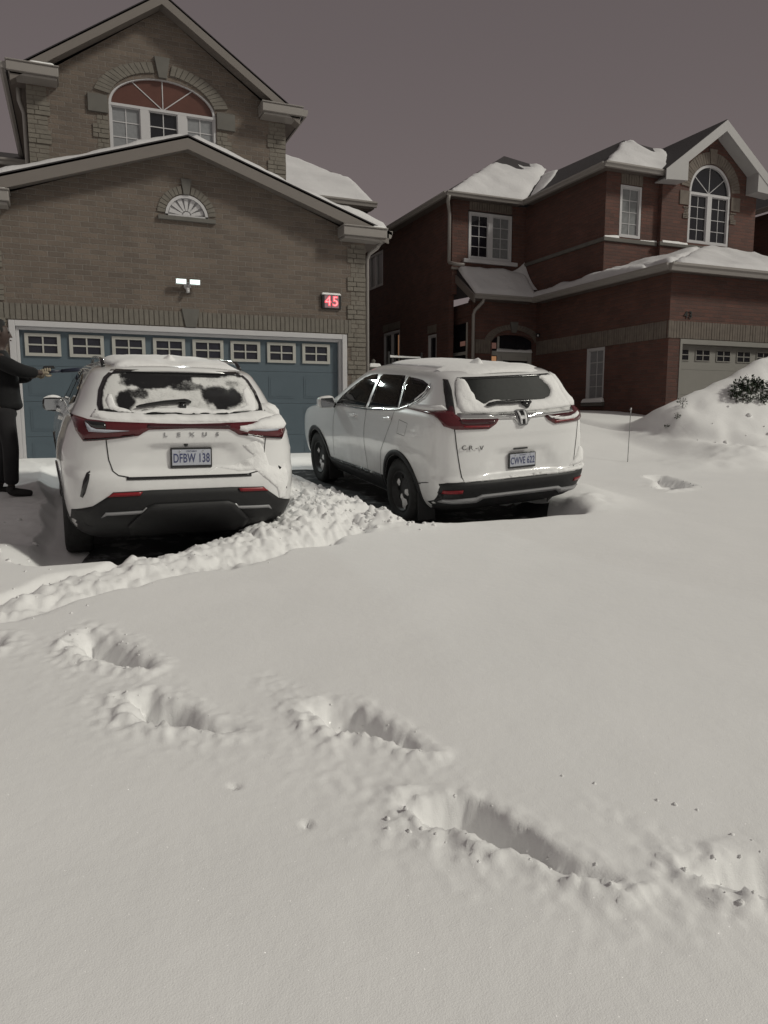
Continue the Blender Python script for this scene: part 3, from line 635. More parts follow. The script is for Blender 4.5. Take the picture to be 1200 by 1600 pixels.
quoins('y', gb, 14.62, 14.79, 4.75, 5.05, M['redsold'], N, side=-1, h=.12); quoins('y', gb, 16.15, 16.33, 4.75, 5.05, M['redsold'], N, side=1, h=.12)
# sill band
b = MB()
for (x0, x1, y) in ((X0 - .04, 13.95, VU), (13.93, 17.03, gb)): b.box(x0, x1, y - .045, y + .01, 4.05, 4.14)
b.box(X0 - .045, X0 + .01, VU + .01, VB, 4.05, 4.14); bevel(b.build('sill_band', M['stone'], N), .01)
for i, (x0, x1, y) in enumerate(((12.40, 12.82, VU - .04), (13.45, 13.95, VU - .04), (14.0, 14.78, gb - .05))):
    snow_sheet('roof_snow', [(x0, y, 4.14), (x1, y, 4.14), (x1, y + .04, 4.14), (x0, y + .04, 4.14)], .055, N, .02, .02, 50 + i, .02, 0)
# bay wall over the porch
wall_panel('bay_wall', 'y', VB, [(XB, 3.2), (X0, 3.2), (X0, 5.62), (XB, 5.62)], [[(10.64, 4.12), (12.02, 4.12), (12.02, 5.38), (10.64, 5.38)]], M['red'], N)
make_window(N, 'y', VB, [(10.74, 11.26), (11.40, 11.92)], 4.21, 5.27, (2, 4), .07, 'glass_dark', rec=.04, mun=.015, glasses=['glass_dark', 'curtain'])
b = WB('y', VB); b.pbox(10.50, 12.15, -.02, .08, 4.03, 4.13); bevel(b.build('sill', M['vinyl'], N), .008)
soldier('soldier_course', 'y', VB, 10.68, 11.98, 5.39, 5.62, M['redsold'], N)
b = MB(); b.box(XB - .04, X0, VB - .05, VB - .001, 3.83, 3.89); b.build('bay_trim', M['soffit'], N)
# long dark side wall
wall_panel('side_wall', 'x', XB, [(VB + .141, GZ), (17, GZ), (17, 5.66), (VB + .141, 5.66)], [[(10.28, 4.18), (11.52, 4.18), (11.52, 5.30), (10.28, 5.30)], [(8.92, 1.2), (10.25, 1.2), (10.25, 2.66), (8.92, 2.66)], [(6.40, .9), (6.95, .9), (6.95, 2.28), (6.40, 2.28)]], M['red'], N)
make_window(N, 'x', XB, [(10.36, 10.86), (10.96, 11.44)], 4.25, 5.22, (1, 1), .06, 'lace', rec=.04)
M['lit'] = emit('lit_room_warm', (1.0, 0.50, 0.26), 0.16)
make_window(N, 'x', XB, [(9.0, 9.55), (9.65, 10.18)], 1.28, 2.58, (1, 1), .06, 'glass_dark', rec=.05)
b = WB('x', XB); b.pbox(9.03, 9.2, -.073, -.060, 1.3, 2.5); b.build('lit_curtain', M['lit'], N)
make_window(N, 'x', XB, [(6.46, 6.89)], .96, 2.20, (1, 1), .06, 'glass_dark', rec=.05)
soldier('soldier_course', 'x', XB, 8.9, 10.27, 2.68, 2.9, M['redsold'], N); soldier('soldier_course', 'x', XB, 6.4, 6.95, 2.3, 2.52, M['redsold'], N)
# porch
XP = 10.5; AC, AR = 11.72, .66
ho = [(AC - AR, -.9), (AC + AR, -.9), (AC + AR, 1.95)] + circ(AC, 1.95, AR, 0, math.pi, 20, .30)[1:-1] + [(AC - AR, 1.95)]
pw = [(XP, GZ), (AC - AR, GZ)] + [(AC - AR, 1.95)] + circ(AC, 1.95, AR, math.pi, 0, 20, .30)[1:-1] + [(AC + AR, 1.95), (AC + AR, GZ), (X0, GZ), (X0, 3.06), (XP, 3.06)]
wall_panel('porch_wall', 'y', 4.9, pw, [], M['red'], N)
b = WB('y', 4.9); b.ring(AC, 1.90, .67, .90, R(10), R(82), 11, -.02, .02, gap=.14, ez=.56, jit=.004); b.mark(); b.ring(AC, 1.90, .67, .90, R(98), R(170), 11, -.02, .02, gap=.14, ez=.56, jit=.004)
b.pieces('arch_brick', M['redsold'], N)
b = WB('y', 4.9); b.pquad([(AC - .07, 2.2), (AC + .07, 2.2), (AC + .12, 2.47), (AC - .12, 2.47)], -.02, .04); b.build('keystone', M['stone'], N)
soldier('soldier_course', 'y', 4.9, XP, AC - AR - .02, 1.63, 1.99, M['redsold'], N)
# storm enclosure in the arch: transom, frames, door, lit sidelight
b = MB(); yy = 5.02
b.box(AC - AR + .002, AC + AR - .002, yy, yy + .05, 1.60, 1.72); b.box(AC - AR + .002, AC - AR + .05, yy, yy + .05, -.9, 1.6); b.box(AC + AR - .11, AC + AR - .002, yy, yy + .05, -.9, 1.6); b.box(AC - .42, AC - .30, yy, yy + .05, -.9, 1.6)
b.box(AC - .29, AC + .54, yy + .005, yy + .045, 1.48, 1.598); b.box(AC - .29, AC - .24, yy + .005, yy + .045, -.9, 1.48); b.box(AC - .42, AC - .36, yy + .003, yy + .05, 1.73, 2.1)
pf = b.build('storm_enclosure', M['cream'], N)
for nm_, q, mt in (('door_glass', (AC - .24, AC + .53, yy + .02, yy + .03, -.9, 1.48), 'glass_dark'), ('transom_glass', (AC - AR + .003, AC + AR - .003, yy + .02, yy + .03, 1.72, 2.15), 'glass_dark'), ('sidelight', (AC - AR + .05, AC - .42, yy + .02, yy + .03, -.9, 1.6), 'glass_dark'), ('sidelight_glow', (AC - AR + .07, AC - .44, yy + .012, yy + .019, .6, 1.58), 'lit2'), ('sidelight_glow', (AC - AR + .08, AC - .45, yy + .008, yy + .018, 1.78, 1.93), 'lit3')):
    if mt == 'lit2' and 'lit2' not in M: M['lit2'] = emit('lit_hall', (1.0, 0.50, 0.24), .30); M['lit3'] = emit('lit_hall_dim', (.9, .45, .35), .10)
    b = MB(); b.box(*q); o = b.build(nm_, M[mt], None); o.parent = pf; offset_to_parent(o, pf)
snow_sheet('roof_snow', [(AC - .45, yy - .03, 1.72), (AC + AR, yy - .03, 1.72), (AC + AR, yy, 1.72), (AC - .45, yy, 1.72)], .09, N, .025, .03, 63, .03, 0)
# side opening of the porch with dark glazing
b = MB()
b.box(XP, XP + .12, 4.9 + .141, 5.0 + .2, GZ, 3.0); b.box(XP, XP + .12, 5.2, 6.6, 2.45, 2.95); b.box(XP - .02, XP, 4.98, 6.5, 2.60, 2.93); b.build('porch_side_wall', M['red'], N)
b = MB(); b.box(XP - .02, XP + .06, 5.2, 5.26, GZ, 2.45); b.box(XP - .02, XP + .06, 6.2, 6.26, GZ, 2.45); b.box(XP - .02, XP + .06, 5.26, 6.2, 1.62, 1.70); b.build('storm_frame', M['cream'], N)
b = MB(); b.box(XP + .02, XP + .03, 5.26, 6.2, GZ, 2.45); b.build('storm_glass', M['glass_dark'], N)
b = MB(); b.box(XP + .004, XP + .012, 5.35, 5.62, 1.86, 1.98); b.box(XP + .004, XP + .012, 5.38, 5.55, 1.05, 1.50); b.build('lit_curtain', M['lit3'], N)
b = MB(); b.tube([(10.60, 4.56, 3.0), (10.60, 4.60, 2.90), (10.47, 4.78, 2.70), (10.45, 4.82, 2.6), (10.45, 4.82, GZ)], .045, 8); b.build('downspout', M['gutter'], N, True)
b = MB(); b.tube([(9.86, 5.12, 5.56), (9.87, 5.2, 5.42), (10.02, 5.42, 5.30), (10.05, 5.45, 5.2), (10.05, 5.45, 3.98)], .045, 8); b.tube([(10.05, 5.45, 3.98), (10.2, 5.3, 3.92), (10.38, 5.2, 3.90)], .045, 8); b.build('downspout', M['gutter'], N, True)
# roofs of 43
def poly_roof(poly, name='roof', **k): return roof_slab(name, poly, M['shingle'], N, k.get('t', .06))
ze = 5.64
A1 = [(9.83, 5.15, ze), (12.10, 5.15, ze), (14.23, 7.29, 7.35), (13.04, 7.73, 7.70)]
A2 = [(9.83, 5.15, ze), (13.04, 7.73, 7.70), (13.04, 17, 7.70), (9.83, 17, ze)]
B1 = [(12.10, 1.85, ze), (14.1, 1.85, ze), (14.93, 3.08, 6.62), (13.83, 3.35, 6.83)]
B2 = [(12.10, 1.85, ze), (13.83, 3.35, 6.83), (14.3, 7.3, 7.2), (12.10, 5.15, ze)]
B3 = [(14.1, 1.85, ze), (17.0, 1.85, ze), (17.3, 8, 7.4), (14.23, 7.29, 7.35), (13.83, 3.35, 6.83), (14.93, 3.08, 6.62)]
for q in (A1, A2, B1, B2): poly_roof(q)
b = MB(); b.add([(14.93, 3.08, 6.60), (13.83, 3.35, 6.81), (14.3, 7.3, 7.19), (17.2, 7.3, 6.3), (17.2, 2.4, 5.7), (13.04, 7.73, 7.68), (13.04, 17, 7.68), (17.2, 17, 5.7)], [(0, 1, 2, 3, 4), (5, 6, 7, 3, 2)]); b.build('roof', M['shingle'], N)
snow_sheet('roof_snow', A1, .10, N, .10, .05, seed=11, rag=.03, rnd=.18, bare=((12.95, 7.45, .55), (13.5, 7.4, .3)))
snow_sheet('roof_snow', B1, .08, N, .09, .05, seed=12, rag=.03, rnd=.14, bare=((14.3, 3.15, .30), (13.7, 3.3, .2)))
snow_sheet('roof_snow', [(12.6, 4.9, 5.95), (12.2, 5.15, 5.70), (14.1, 7.25, 7.18), (13.9, 6.2, 7.0)], .07, N, .12, .04, seed=14, rag=.05, rnd=.2)
def gz(x): return 6.98 - 0.74 * abs(x - 15.50)
for sx in (1, -1):
    xe = 15.5 + sx * 1.78
    poly_roof([(15.5, 1.72, gz(15.5) + .02), (xe, 1.72, gz(xe) + .02), (xe, 3.4 + (.6 if sx > 0 else 0), gz(xe) + .02), (15.5, 6.0, gz(15.5) + .02)], t=.04)
b = MB()
for sx in (1, -1):
    xe = 15.5 + sx * 1.78; xi = 15.5 + sx * 1.12
    bar(b, (15.5, 1.70, gz(15.5)), (xe, 1.70, gz(xe)), .25, .03)
    # boxed lower ends of the barge boards
    pl = [(xi, gz(xi) - .24), (xe, gz(xe) - .24), (xe, gz(xe) - .16), (xi, 5.46)] if False else [(xi, 5.48), (xe, 5.44), (xe, gz(xe) - .2), (xi, gz(xi) - .2)]
    if sx < 0: pl = pl[::-1]
    b.prism([(u, w_) for u, w_ in pl], 1.712, 2.07, 'y')
    bar(b, (15.5, 1.73, gz(15.5) - .20), (xi, 1.73, gz(xi) - .20), .03, .34)
b.build('gable_fascia', M['white_fascia'], N)
gutter_y('gutter', 12.06, 13.9, 1.88, 5.66, N); gutter_x('gutter', 1.85, 5.10, 12.14, 5.66, N); gutter_y('gutter', 9.80, 12.12, 5.18, 5.66, N); gutter_x('gutter', 5.15, 17, 9.86, 5.66, N)
b = MB(); b.box(12.12, 13.97, 1.89, 2.19, 5.60, 5.64); b.box(12.12, 12.41, 2.2, 5.2, 5.60, 5.64); b.box(9.86, 12.12, 5.19, 5.52, 5.60, 5.64); b.box(9.86, 10.17, 5.53, 17, 5.60, 5.64); b.box(17.01, 17.3, 1.8, 14, 5.58, 5.62)
b.build('soffit', M['soffit'], N)
# garage and porch roof
zl = 3.06
G1 = [(12.08, -.32, zl), (18.6, -.32, zl), (17.6, VU - .13, 4.02), (15.3, VU - .13, 4.12), (12.42, VU - .02, 3.30)]
G1 = [(12.08, -.32, zl), (18.6, -.32, zl), (16.9, 2.07, 4.09), (15.3, 2.07, 4.09)]
G2 = [(12.08, -.32, zl), (15.3, 2.07, 4.09), (12.44, 2.19, 3.27)]
G3 = [(12.08, -.32, zl), (12.44, 2.18, 3.27), (12.44, 4.9, 3.27), (12.08, 4.55, zl)]
P1 = [(10.33, 4.55, zl), (12.08, 4.55, zl), (12.41, 5.52, 3.86), (10.33, 5.52, 3.86)]
for q in (G1, G2, G3, P1): poly_roof(q, 'porch_roof', t=.05)
b = MB(); b.add([(15.3, 2.06, 4.05), (12.44, 2.19, 3.25), (13.97, 2.19, 3.25), (15.4, 2.06, 3.3), (10.33, 5.5, 3.80), (10.33, 6.3, 3.80), (10.33, 6.3, 3.1), (10.33, 4.6, 3.02)], [(0, 1, 2, 3), (4, 7, 6, 5)]); b.build('porch_roof', M['shingle'], N)
snow_sheet('roof_snow', G1, .13, N, .12, .06, seed=31, rag=.03, rnd=.20)
snow_sheet('roof_snow', [(12.10, -.32, 3.07), (15.35, 2.07, 4.10), (12.46, 2.18, 3.28)], .12, N, .08, .06, seed=32, rag=.02, rnd=.15)
snow_sheet('roof_snow', [(12.04, -.28, 3.06), (12.40, 2.0, 3.25), (12.40, 5.1, 3.25), (12.04, 4.60, 3.06)], .13, N, .07, .05, seed=33, rag=.02, rnd=.12)
snow_sheet('roof_snow', [(10.34, 4.50, 3.04), (12.20, 4.50, 3.04), (12.40, 5.50, 3.86), (10.34, 5.50, 3.86)], .13, N, .08, .05, seed=34, rag=.02, rnd=.14)
# drift banked up in the corner between bay and block
b = MB(); xs_ = np.linspace(11.75, 12.405, 12); ys_ = np.linspace(4.85, 5.515, 12); vs = []; 
for j, y in enumerate(ys_):
    for i, x in enumerate(xs_):
        t = max(0, 1 - math.hypot((12.41 - x) / .60, (5.52 - y) / .55)); vs.append((x, y, 3.06 + (y - 4.55) * .82 + .03 + .30 * t ** 2.2))
b.add(vs, [(j * 12 + i, j * 12 + i + 1, (j + 1) * 12 + i + 1, (j + 1) * 12 + i) for j in range(11) for i in range(11)]); b.build('snow_drift', M['dimmed_snow'], N, True)
b = MB(); xs_ = np.linspace(13.3, 14.2, 12); ys_ = np.linspace(1.5, 2.19, 10); vs = []
for j, y in enumerate(ys_):
    for i, x in enumerate(xs_):
        t = max(0, 1 - math.hypot((13.93 - x) / .34, (2.2 - y) / .5)); vs.append((x, y, 3.27 + (x - 12.44) * .287 - (2.19 - y) * .10 - .10 + .26 * t ** 1.6 - (.1 if t == 0 else 0)))
b.add(vs, [(j * 12 + i, j * 12 + i + 1, (j + 1) * 12 + i + 1, (j + 1) * 12 + i) for j in range(9) for i in range(11)]); b.build('snow_drift', M['dimmed_snow'], N, True)
gutter_y('gutter', 12.06, 18.6, -.30, 3.07, N, h=.15); gutter_x('gutter', -.32, 4.56, 12.10, 3.07, N, h=.13); gutter_y('gutter', 10.30, 12.10, 4.57, 3.07, N)
b = MB(); b.box(12.1, 18.5, -.29, -.001, 2.96, 2.99); b.box(12.1, 12.41, 0, 4.6, 2.96, 2.99); b.box(10.35, 12.1, 4.6, 4.89, 2.96, 2.99); b.build('soffit', M['soffit'], N)
b = MB(); barx(b, (10.28, 4.52, 3.05), (10.28, 6.05, 4.02), .20, .05); b.build('rake_fascia', M['fascia'], N)
# small security camera by the arch
SC_ = empty('security_camera', (12.41, 4.75, 2.13), 'small dome security camera on the brick corner beside the porch arch of house 43', 'camera')
b = MB(); b.box(12.36, 12.418, 4.70, 4.78, 2.1, 2.18); b.tube([(12.36, 4.74, 2.14), (12.30, 4.66, 2.13)], .02, 8); bevel(b.build('bracket', M['black'], SC_), .004)
b = MB(); b.tube([(12.33, 4.70, 2.16), (12.27, 4.58, 2.12)], .045, 14); b.build('camera_body', M['black'], SC_, True)
b = MB(); b.tube([(12.27, 4.58, 2.12), (12.262, 4.565, 2.117)], .026, 14); b.build('lens', M['vinyl'], SC_, True)

# ================================================================ third house, far right edge
T = empty('brick_house', (23, 6, GZ), 'dark brick house with snowy roof at the right edge, beyond house 43', 'house')
wall_panel('side_wall', 'x', 18.95, [(3.0, GZ), (15, GZ), (15, 5.6), (3.0, 5.6)], [], M['red'], T)
wall_panel('front_wall', 'y', 3.0, [(18.95, GZ), (28, GZ), (28, 5.6), (18.95, 5.6)], [[(20.0, 4.2), (21.2, 4.2), (21.2, 5.3), (20, 5.3)]], M['red'], T)
make_window(T, 'y', 3.0, [(20.06, 20.56), (20.66, 21.14)], 4.26, 5.24, (2, 3), .06, rec=.05)
roof_slab('roof', [(18.6, 2.6, 5.65), (28.4, 2.6, 5.65), (25.4, 6.2, 7.8), (21.8, 6.2, 7.8)], M['shingle'], T, .06)
roof_slab('roof', [(18.6, 2.6, 5.65), (21.8, 6.2, 7.8), (21.8, 12, 7.8), (18.6, 15.3, 5.65)], M['shingle'], T, .06)
snow_sheet('roof_snow', [(18.6, 2.6, 5.65), (28.4, 2.6, 5.65), (26.0, 5.4, 7.33), (21.2, 5.4, 7.33)], .10, T, .16, .04, seed=71)
gutter_y('gutter', 18.6, 28.4, 2.62, 5.66, T); gutter_x('gutter', 2.6, 15.3, 18.62, 5.66, T)

# ================================================================ snow-covered ground
def drive(y): return -1.12 + 0.078 * (y + 4.9)
def base_z(x, y):
    D = drive(np.minimum(y, 0.2)) + .25
    D = D - .13 * sstep(-3.6, -1.2, y) * sstep(6.4, 5.2, x)
    Ly = np.array([-400, -60, -14, -12, -8, -5, -3.6, -2.4, -1.2, 0, 2, 6, 20, 400]); Lz = np.array([-2.2, -1.9, -1.53, -1.40, -1.10, -.89, -.76, -.56, -.28, -.05, .12, .18, .5, 9])
    Lw = pchip(Ly, Lz, np.clip(y, -399, 399))
    D = np.where(y < -12, Lw, D); D = np.where(y > .2, -.487 + (Lw - Lw * 0 + .0) * 0 + .0, D)
    t = sstep(5.7, 8.6, x); return D * (1 - t) + Lw * t
CREST = [(2.75, -2.6), (2.85, -3.6), (2.95, -4.6), (3.0, -5.4), (2.75, -6.05), (2.1, -6.62), (1.35, -7.0), (.75, -7.4), (.40, -7.72)]
CH = [.02, .06, .10, .12, .10, .04, .01, .0, -.03]; CW = [.30, .36, .46, .52, .46, .34, .30, .26, .18]
HOLES = dict(A=[(0.76, -8.31), (0.88, -8.14), (1.04, -8.41), (1.09, -8.58), (1.18, -8.74), (1.12, -8.83), (0.98, -8.73), (0.88, -8.67), (0.79, -8.52)],
 B=[(0.96, -9.05), (1.1, -9.04), (1.23, -9.18), (1.34, -9.39), (1.43, -9.5), (1.33, -9.52), (1.2, -9.41), (1.09, -9.39), (1.0, -9.23)],
 C=[(1.68, -9.37), (1.83, -9.38), (1.93, -9.46), (1.99, -9.67), (2.05, -9.9), (1.95, -9.86), (1.87, -9.73), (1.73, -9.66), (1.69, -9.51)],
 E=[(1.8, -10.15), (1.96, -10.16), (2.08, -10.28), (2.15, -10.44), (2.17, -10.59), (2.26, -10.75), (2.21, -10.76), (2.1, -10.67), (2.04, -10.56), (1.96, -10.5), (1.9, -10.4), (1.8, -10.28)],
 F=[(2.46, -10.73), (2.59, -10.74), (2.73, -10.76), (2.85, -10.84), (2.83, -11.0), (2.60, -10.97), (2.5, -10.88), (2.45, -10.8)],
 G=[(0.30, -8.04), (0.45, -8.12), (0.51, -8.26), (0.45, -8.32), (0.32, -8.27)],
 H=[(8.1, -4.2), (8.45, -4.25), (8.25, -5.05), (7.8, -5.3), (7.45, -5.4), (7.5, -5.1), (7.9, -4.7)],
 P1=[(1.29, -9.88), (1.335, -9.875), (1.335, -9.93), (1.29, -9.93)], P2=[(1.435, -10.155), (1.48, -10.155), (1.48, -10.205), (1.435, -10.21)])
HD = dict(A=.12, B=.13, C=.13, E=.165, F=.13, G=.10, H=.12, P1=.02, P2=.02)
def ground_z(x, y):
    x = np.asarray(x, float); y = np.asarray(y, float)
    z = base_z(x, y)
    # long soft drifts
    z = z + .022 * fbm(x * .35, y * .35, 3) + .006 * fbm(x * 1.6 + 3, y * 1.6, 3)
    near = sstep(-4.5, -6.0, y)
    # snow bank beside the neighbour's driveway
    cx = np.clip(.60 + .40 * (x - 10.55), 0, 2.3); cx = cx * sstep(9.7, 10.7, x)
    g = np.where(y < -2.0, np.exp(-((y + 2.0) / 1.15)**2), np.exp(-((y + 2.0) / .75)**2))
    z = z + cx * g * (1 + .07 * fbm(x * 1.3, y * 1.3, 4)) + .05 * fbm(x * 3, y * 3, 4) * g * sstep(9.7, 10.8, x)
    z = z + .16 * np.exp(-((x - 11.0) / 1.6)**2 - ((y + 3.6) / .5)**2) * (1 + .5 * fbm(x * 3, y * 3, 3))
    # trampled and shovelled ground round the cars
    gnd = drive(y) + .012 + .015 * fbm(x * 3.1, y * 3.1, 4)
    def scoop(x0, x1, y0, y1, soft, lvl, w=0):
        dx = np.maximum(np.maximum(x0 - x, x - x1), 0); dy = np.maximum(np.maximum(y0 - y, y - y1), 0); d = np.hypot(dx, dy) + .10 * fbm(x * 1.3 + w, y * 1.3, 3); return 1 - sstep(0, soft, d), lvl
    for a, lv in (scoop(.62, 2.60, -6.55, -1.0, .34, gnd), scoop(3.75, 5.45, -6.05, -.9, .30, gnd, 5), scoop(-1.6, .6, -5.4, -.4, .95, gnd + .10 + .05 * fbm(x * 2.2, y * 2.2, 4), 9), scoop(2.6, 3.8, -2.6, -.1, .5, gnd + .09 + .03 * fbm(x * 3, y * 3, 4), 2)):
        z = z * (1 - a) + np.minimum(lv, z) * a
    z = np.where((y > -.15), np.where(x < 5.9, np.maximum(z, -.70) * 0 + drive(y * 0) + .10, z), z)
    # ridge of shovelled snow between and behind the cars
    for i in range(len(CREST) - 1):
        pass
    C = resample([(a, b, h, w) for (a, b), h, w in zip(CREST, CH, CW)], .10, False) if False else None
    best = np.zeros(x.shape)
    for i in range(len(CREST) - 1):
        (x0, y0), (x1, y1) = CREST[i], CREST[i + 1]; dx, dy = x1 - x0, y1 - y0; t = np.clip(((x - x0) * dx + (y - y0) * dy) / (dx * dx + dy * dy), 0, 1)
        d = np.hypot(x - x0 - t * dx, y - y0 - t * dy); h = CH[i] + (CH[i + 1] - CH[i]) * t; w = CW[i] + (CW[i + 1] - CW[i]) * t
        best = np.maximum(best, np.clip(1 - (d * (1 + .35 * fbm(x * 3.3 + 1, y * 3.3, 3)) / (w * 1.25))**2, 0, 1) * (h + .14))
    lump = np.abs(fbm(x * 5.0, y * 5.0, 4)); lump2 = np.abs(fbm(x * 12.0 + 5, y * 12.0, 3))
    bed = drive(y) + .10
    rz = np.maximum(z, 0 * z - 99); m = sstep(0, .10, best)
    z = np.where(best > 0, np.maximum(z, bed + best) if False else z + 0, z)
    zr = np.maximum(z - .10 * m, drive(y) + .12 + best * 1.0) + m * (.12 * (lump - .12) + .05 * (lump2 - .12) + .016 * fbm(x * 30, y * 30, 3)) * (.50 + .50 * sstep(-7.0, -6.0, y))
    z = z * (1 - m) + np.maximum(zr, z - .06) * m
    # right-hand tongue of the ridge, spilling in front of the right car
    q = np.exp(-(((x - 3.45) / .42)**2 + ((y + 6.12) / .26)**2)); z = z + q * (.07 + .10 * lump + .05 * lump2)
    # soft trough along the foot of the bank
    TR = [(9.9, .6), (10.25, -1.0), (10.33, -2.4), (10.7, -3.05), (11.3, -3.5), (12.6, -4.3), (14, -5)]
    d = edge_dist(x, y, TR, False); z = z - .11 * np.exp(-(d / .16)**2)
    z = z + .13 * np.exp(-((x - 6.15) / .35)**2 - ((y + 5.3) / .7)**2) + .07 * np.exp(-((x - 5.85) / .25)**2 - ((y + 5.95) / .25)**2) * (1 + .6 * fbm(x * 6, y * 6, 3))
    # footprints
    for k, p in HOLES.items():
        xs_ = [a for a, b in p]; ys_ = [b for a, b in p]; cxm, cym = sum(xs_) / len(p), sum(ys_) / len(p)
        sel = (x > min(xs_) - .5) & (x < max(xs_) + .5) & (y > min(ys_) - .5) & (y < max(ys_) + .5)
        if not sel.any(): continue
        X, Y = x[sel], y[sel]; wx = X + .040 * fbm(X * 7, Y * 7, 4, .5) + .007 * fbm(X * 30, Y * 30, 2); wy = Y + .040 * fbm(X * 7 + 9, Y * 7, 4, .5) + .007 * fbm(X * 30 + 4, Y * 30, 2)
        e = edge_dist(wx, wy, p); ins = inside(wx, wy, p); sd_ = np.where(ins, e, -e); D_ = HD[k]; big = D_ > .05
        u = (X - cxm) * .6 - (Y - cym) * .8; side = sstep(-.15, .30, u)         # the heel end slopes in, the toe end is steep
        w = .10 if big else .02; L_ = sstep(0, w, sd_)
        floor_ = D_ * L_ * (.62 + .38 * sstep(-.02, .10, sd_)) * (1 + .22 * fbm(X * 9, Y * 9, 3)) 
        zz = z[sel] - np.where(ins, floor_, 0) + np.where(ins, (.030 * fbm(X * 22, Y * 22, 4, .65) + .035 * np.maximum(fbm(X * 11 + 3, Y * 11, 3), 0)) * L_, 0)
        if big:
            rim = np.exp(-((sd_ + .035) / .035)**2) * .018 * (.55 + 1.2 * np.abs(fbm(X * 11, Y * 11, 3))) ; lowside = sstep(.05, -.12, (X - cxm) * .55 + (Y - cym) * .5)
            zz = zz + rim * (.35 + .8 * lowside)
            spill = np.exp(-(np.maximum(-sd_, 0) / .10)) * (~ins) * lowside; zz = zz + spill * .040 * np.maximum(fbm(X * 26, Y * 26, 4, .6), -.1); zz = zz + np.exp(-(np.abs(sd_) / .08)**2) * (.010 * fbm(X * 44, Y * 44, 3, .6) + .012 * fbm(X * 21, Y * 21, 3)) * (.5 + .8 * sstep(.1, -.2, (X - cxm)))
        z[sel] = zz
    # scuffed drag marks leading into the prints
    for (ax, ay, bx, by, w, am) in ((1.60, -9.1, 1.70, -9.35, .09, .008), (1.62, -9.9, 1.82, -10.15, .13, .005), (2.42, -10.4, 2.50, -10.72, .07, .006)):
        dx, dy = bx - ax, by - ay; t = np.clip(((x - ax) * dx + (y - ay) * dy) / (dx * dx + dy * dy), 0, 1); d = np.hypot(x - ax - t * dx, y - ay - t * dy)
        z = z + am * np.exp(-(d / w)**2) * (fbm(x * 26, y * 26, 4) + .5 * fbm(x * 60, y * 60, 2))
    return z
def lines(segs):
    out = [segs[0][0]]
    for a, b, s in segs:
        n = max(1, int(round((b - a) / s))); out += [a + (b - a) * k / n for k in range(1, n + 1)]
    return np.array(out)
def growl(start, end, s, g=1.35):
    o = []; v = start; d = s
    while abs(v - start) < abs(end - start): v += d * (1 if end > start else -1); d *= g; o.append(v)
    return o
gxl = np.concatenate([np.array(growl(-1.2, -300, .15))[::-1], lines([(-1.2, -.2, .05), (-.2, 3.0, .014), (3.0, 4.4, .022), (4.4, 7.2, .05), (7.2, 15, .075)]), np.array(growl(15, 400, .2))])
gyl = np.concatenate([np.array(growl(-12.6, -300, .2))[::-1], lines([(-12.6, -11.05, .08), (-11.05, -8.0, .014), (-8.0, -5.4, .02), (-5.4, -2.2, .035), (-2.2, 1.0, .08), (1.0, 8, .3)]), np.array(growl(8, 500, .5))])
GX, GY = np.meshgrid(gxl, gyl); GZv = ground_z(GX.ravel(), GY.ravel()); nx_, ny_ = len(gxl), len(gyl)
vv = np.stack([GX.ravel(), GY.ravel(), GZv], 1); ii = np.arange(nx_ * ny_).reshape(ny_, nx_)
ff = np.stack([ii[:-1, :-1].ravel(), ii[:-1, 1:].ravel(), ii[1:, 1:].ravel(), ii[1:, :-1].ravel()], 1)
me = bpy.data.meshes.new('snow_ground'); me.vertices.add(len(vv)); me.vertices.foreach_set('co', vv.ravel()); me.loops.add(ff.size); me.loops.foreach_set('vertex_index', ff.ravel())
me.polygons.add(len(ff)); me.polygons.foreach_set('loop_start', np.arange(0, ff.size, 4)); me.polygons.foreach_set('loop_total', np.full(len(ff), 4)); me.update(calc_edges=True)
me.polygons.foreach_set('use_smooth', np.ones(len(ff), bool)); M['ground_snow'] = add_glints(snow_mat('ground_snow', .003, .0012)); me.materials.append(M['ground_snow'])
G = bpy.data.objects.new('snow_ground', me); link(G); tag(G, kind='structure')
gbv = None
def gz_at(x, y): return float(ground_z(np.array([x]), np.array([y]))[0])
print('ground verts', len(vv))

# dark asphalt sheet added under each car to deepen shade, dusted with blown snow
am, an, al, ab = new_mat('undercar_shade_asphalt'); ab.inputs['Roughness'].default_value = .7
ag = an.new('ShaderNodeNewGeometry'); at_ = an.new('ShaderNodeTexNoise'); at_.inputs['Scale'].default_value = 4.5; at_.inputs['Detail'].default_value = 8; at_.inputs['Roughness'].default_value = .7; al.new(ag.outputs['Position'], at_.inputs['Vector'])
ar_ = an.new('ShaderNodeMapRange'); ar_.inputs['From Min'].default_value = .52; ar_.inputs['From Max'].default_value = .72; al.new(at_.outputs['Fac'], ar_.inputs['Value'])
ac_ = an.new('ShaderNodeMix'); ac_.data_type = 'RGBA'; ac_.inputs[6].default_value = (.020, .020, .022, 1); ac_.inputs[7].default_value = (.30, .30, .31, 1); al.new(ar_.outputs[0], ac_.inputs[0]); al.new(ac_.outputs[2], ab.inputs['Base Color'])
for poly in ([(.90, -6.2), (1.6, -6.36), (2.45, -6.2), (2.5, -4), (2.45, -1.6), (.9, -1.6), (.86, -4)], [(3.85, -5.6), (4.4, -6.12), (5.2, -6.1), (5.62, -5.5), (5.5, -3.5), (5.4, -1.4), (3.7, -1.4), (3.62, -3.6)]):
    V, F, bd, _ = tri_region(ragged(poly, .12, .10, 2.5, 3), .12); A_ = np.array(V); z_ = np.maximum(ground_z(A_[:, 0].copy(), A_[:, 1].copy()), drive(A_[:, 1])) + .012
    o = mesh_obj('undercar_shade_sheet', [(a, b_, c_) for (a, b_), c_ in zip(V, z_)], F, am, None, True); tag(o, kind='structure')

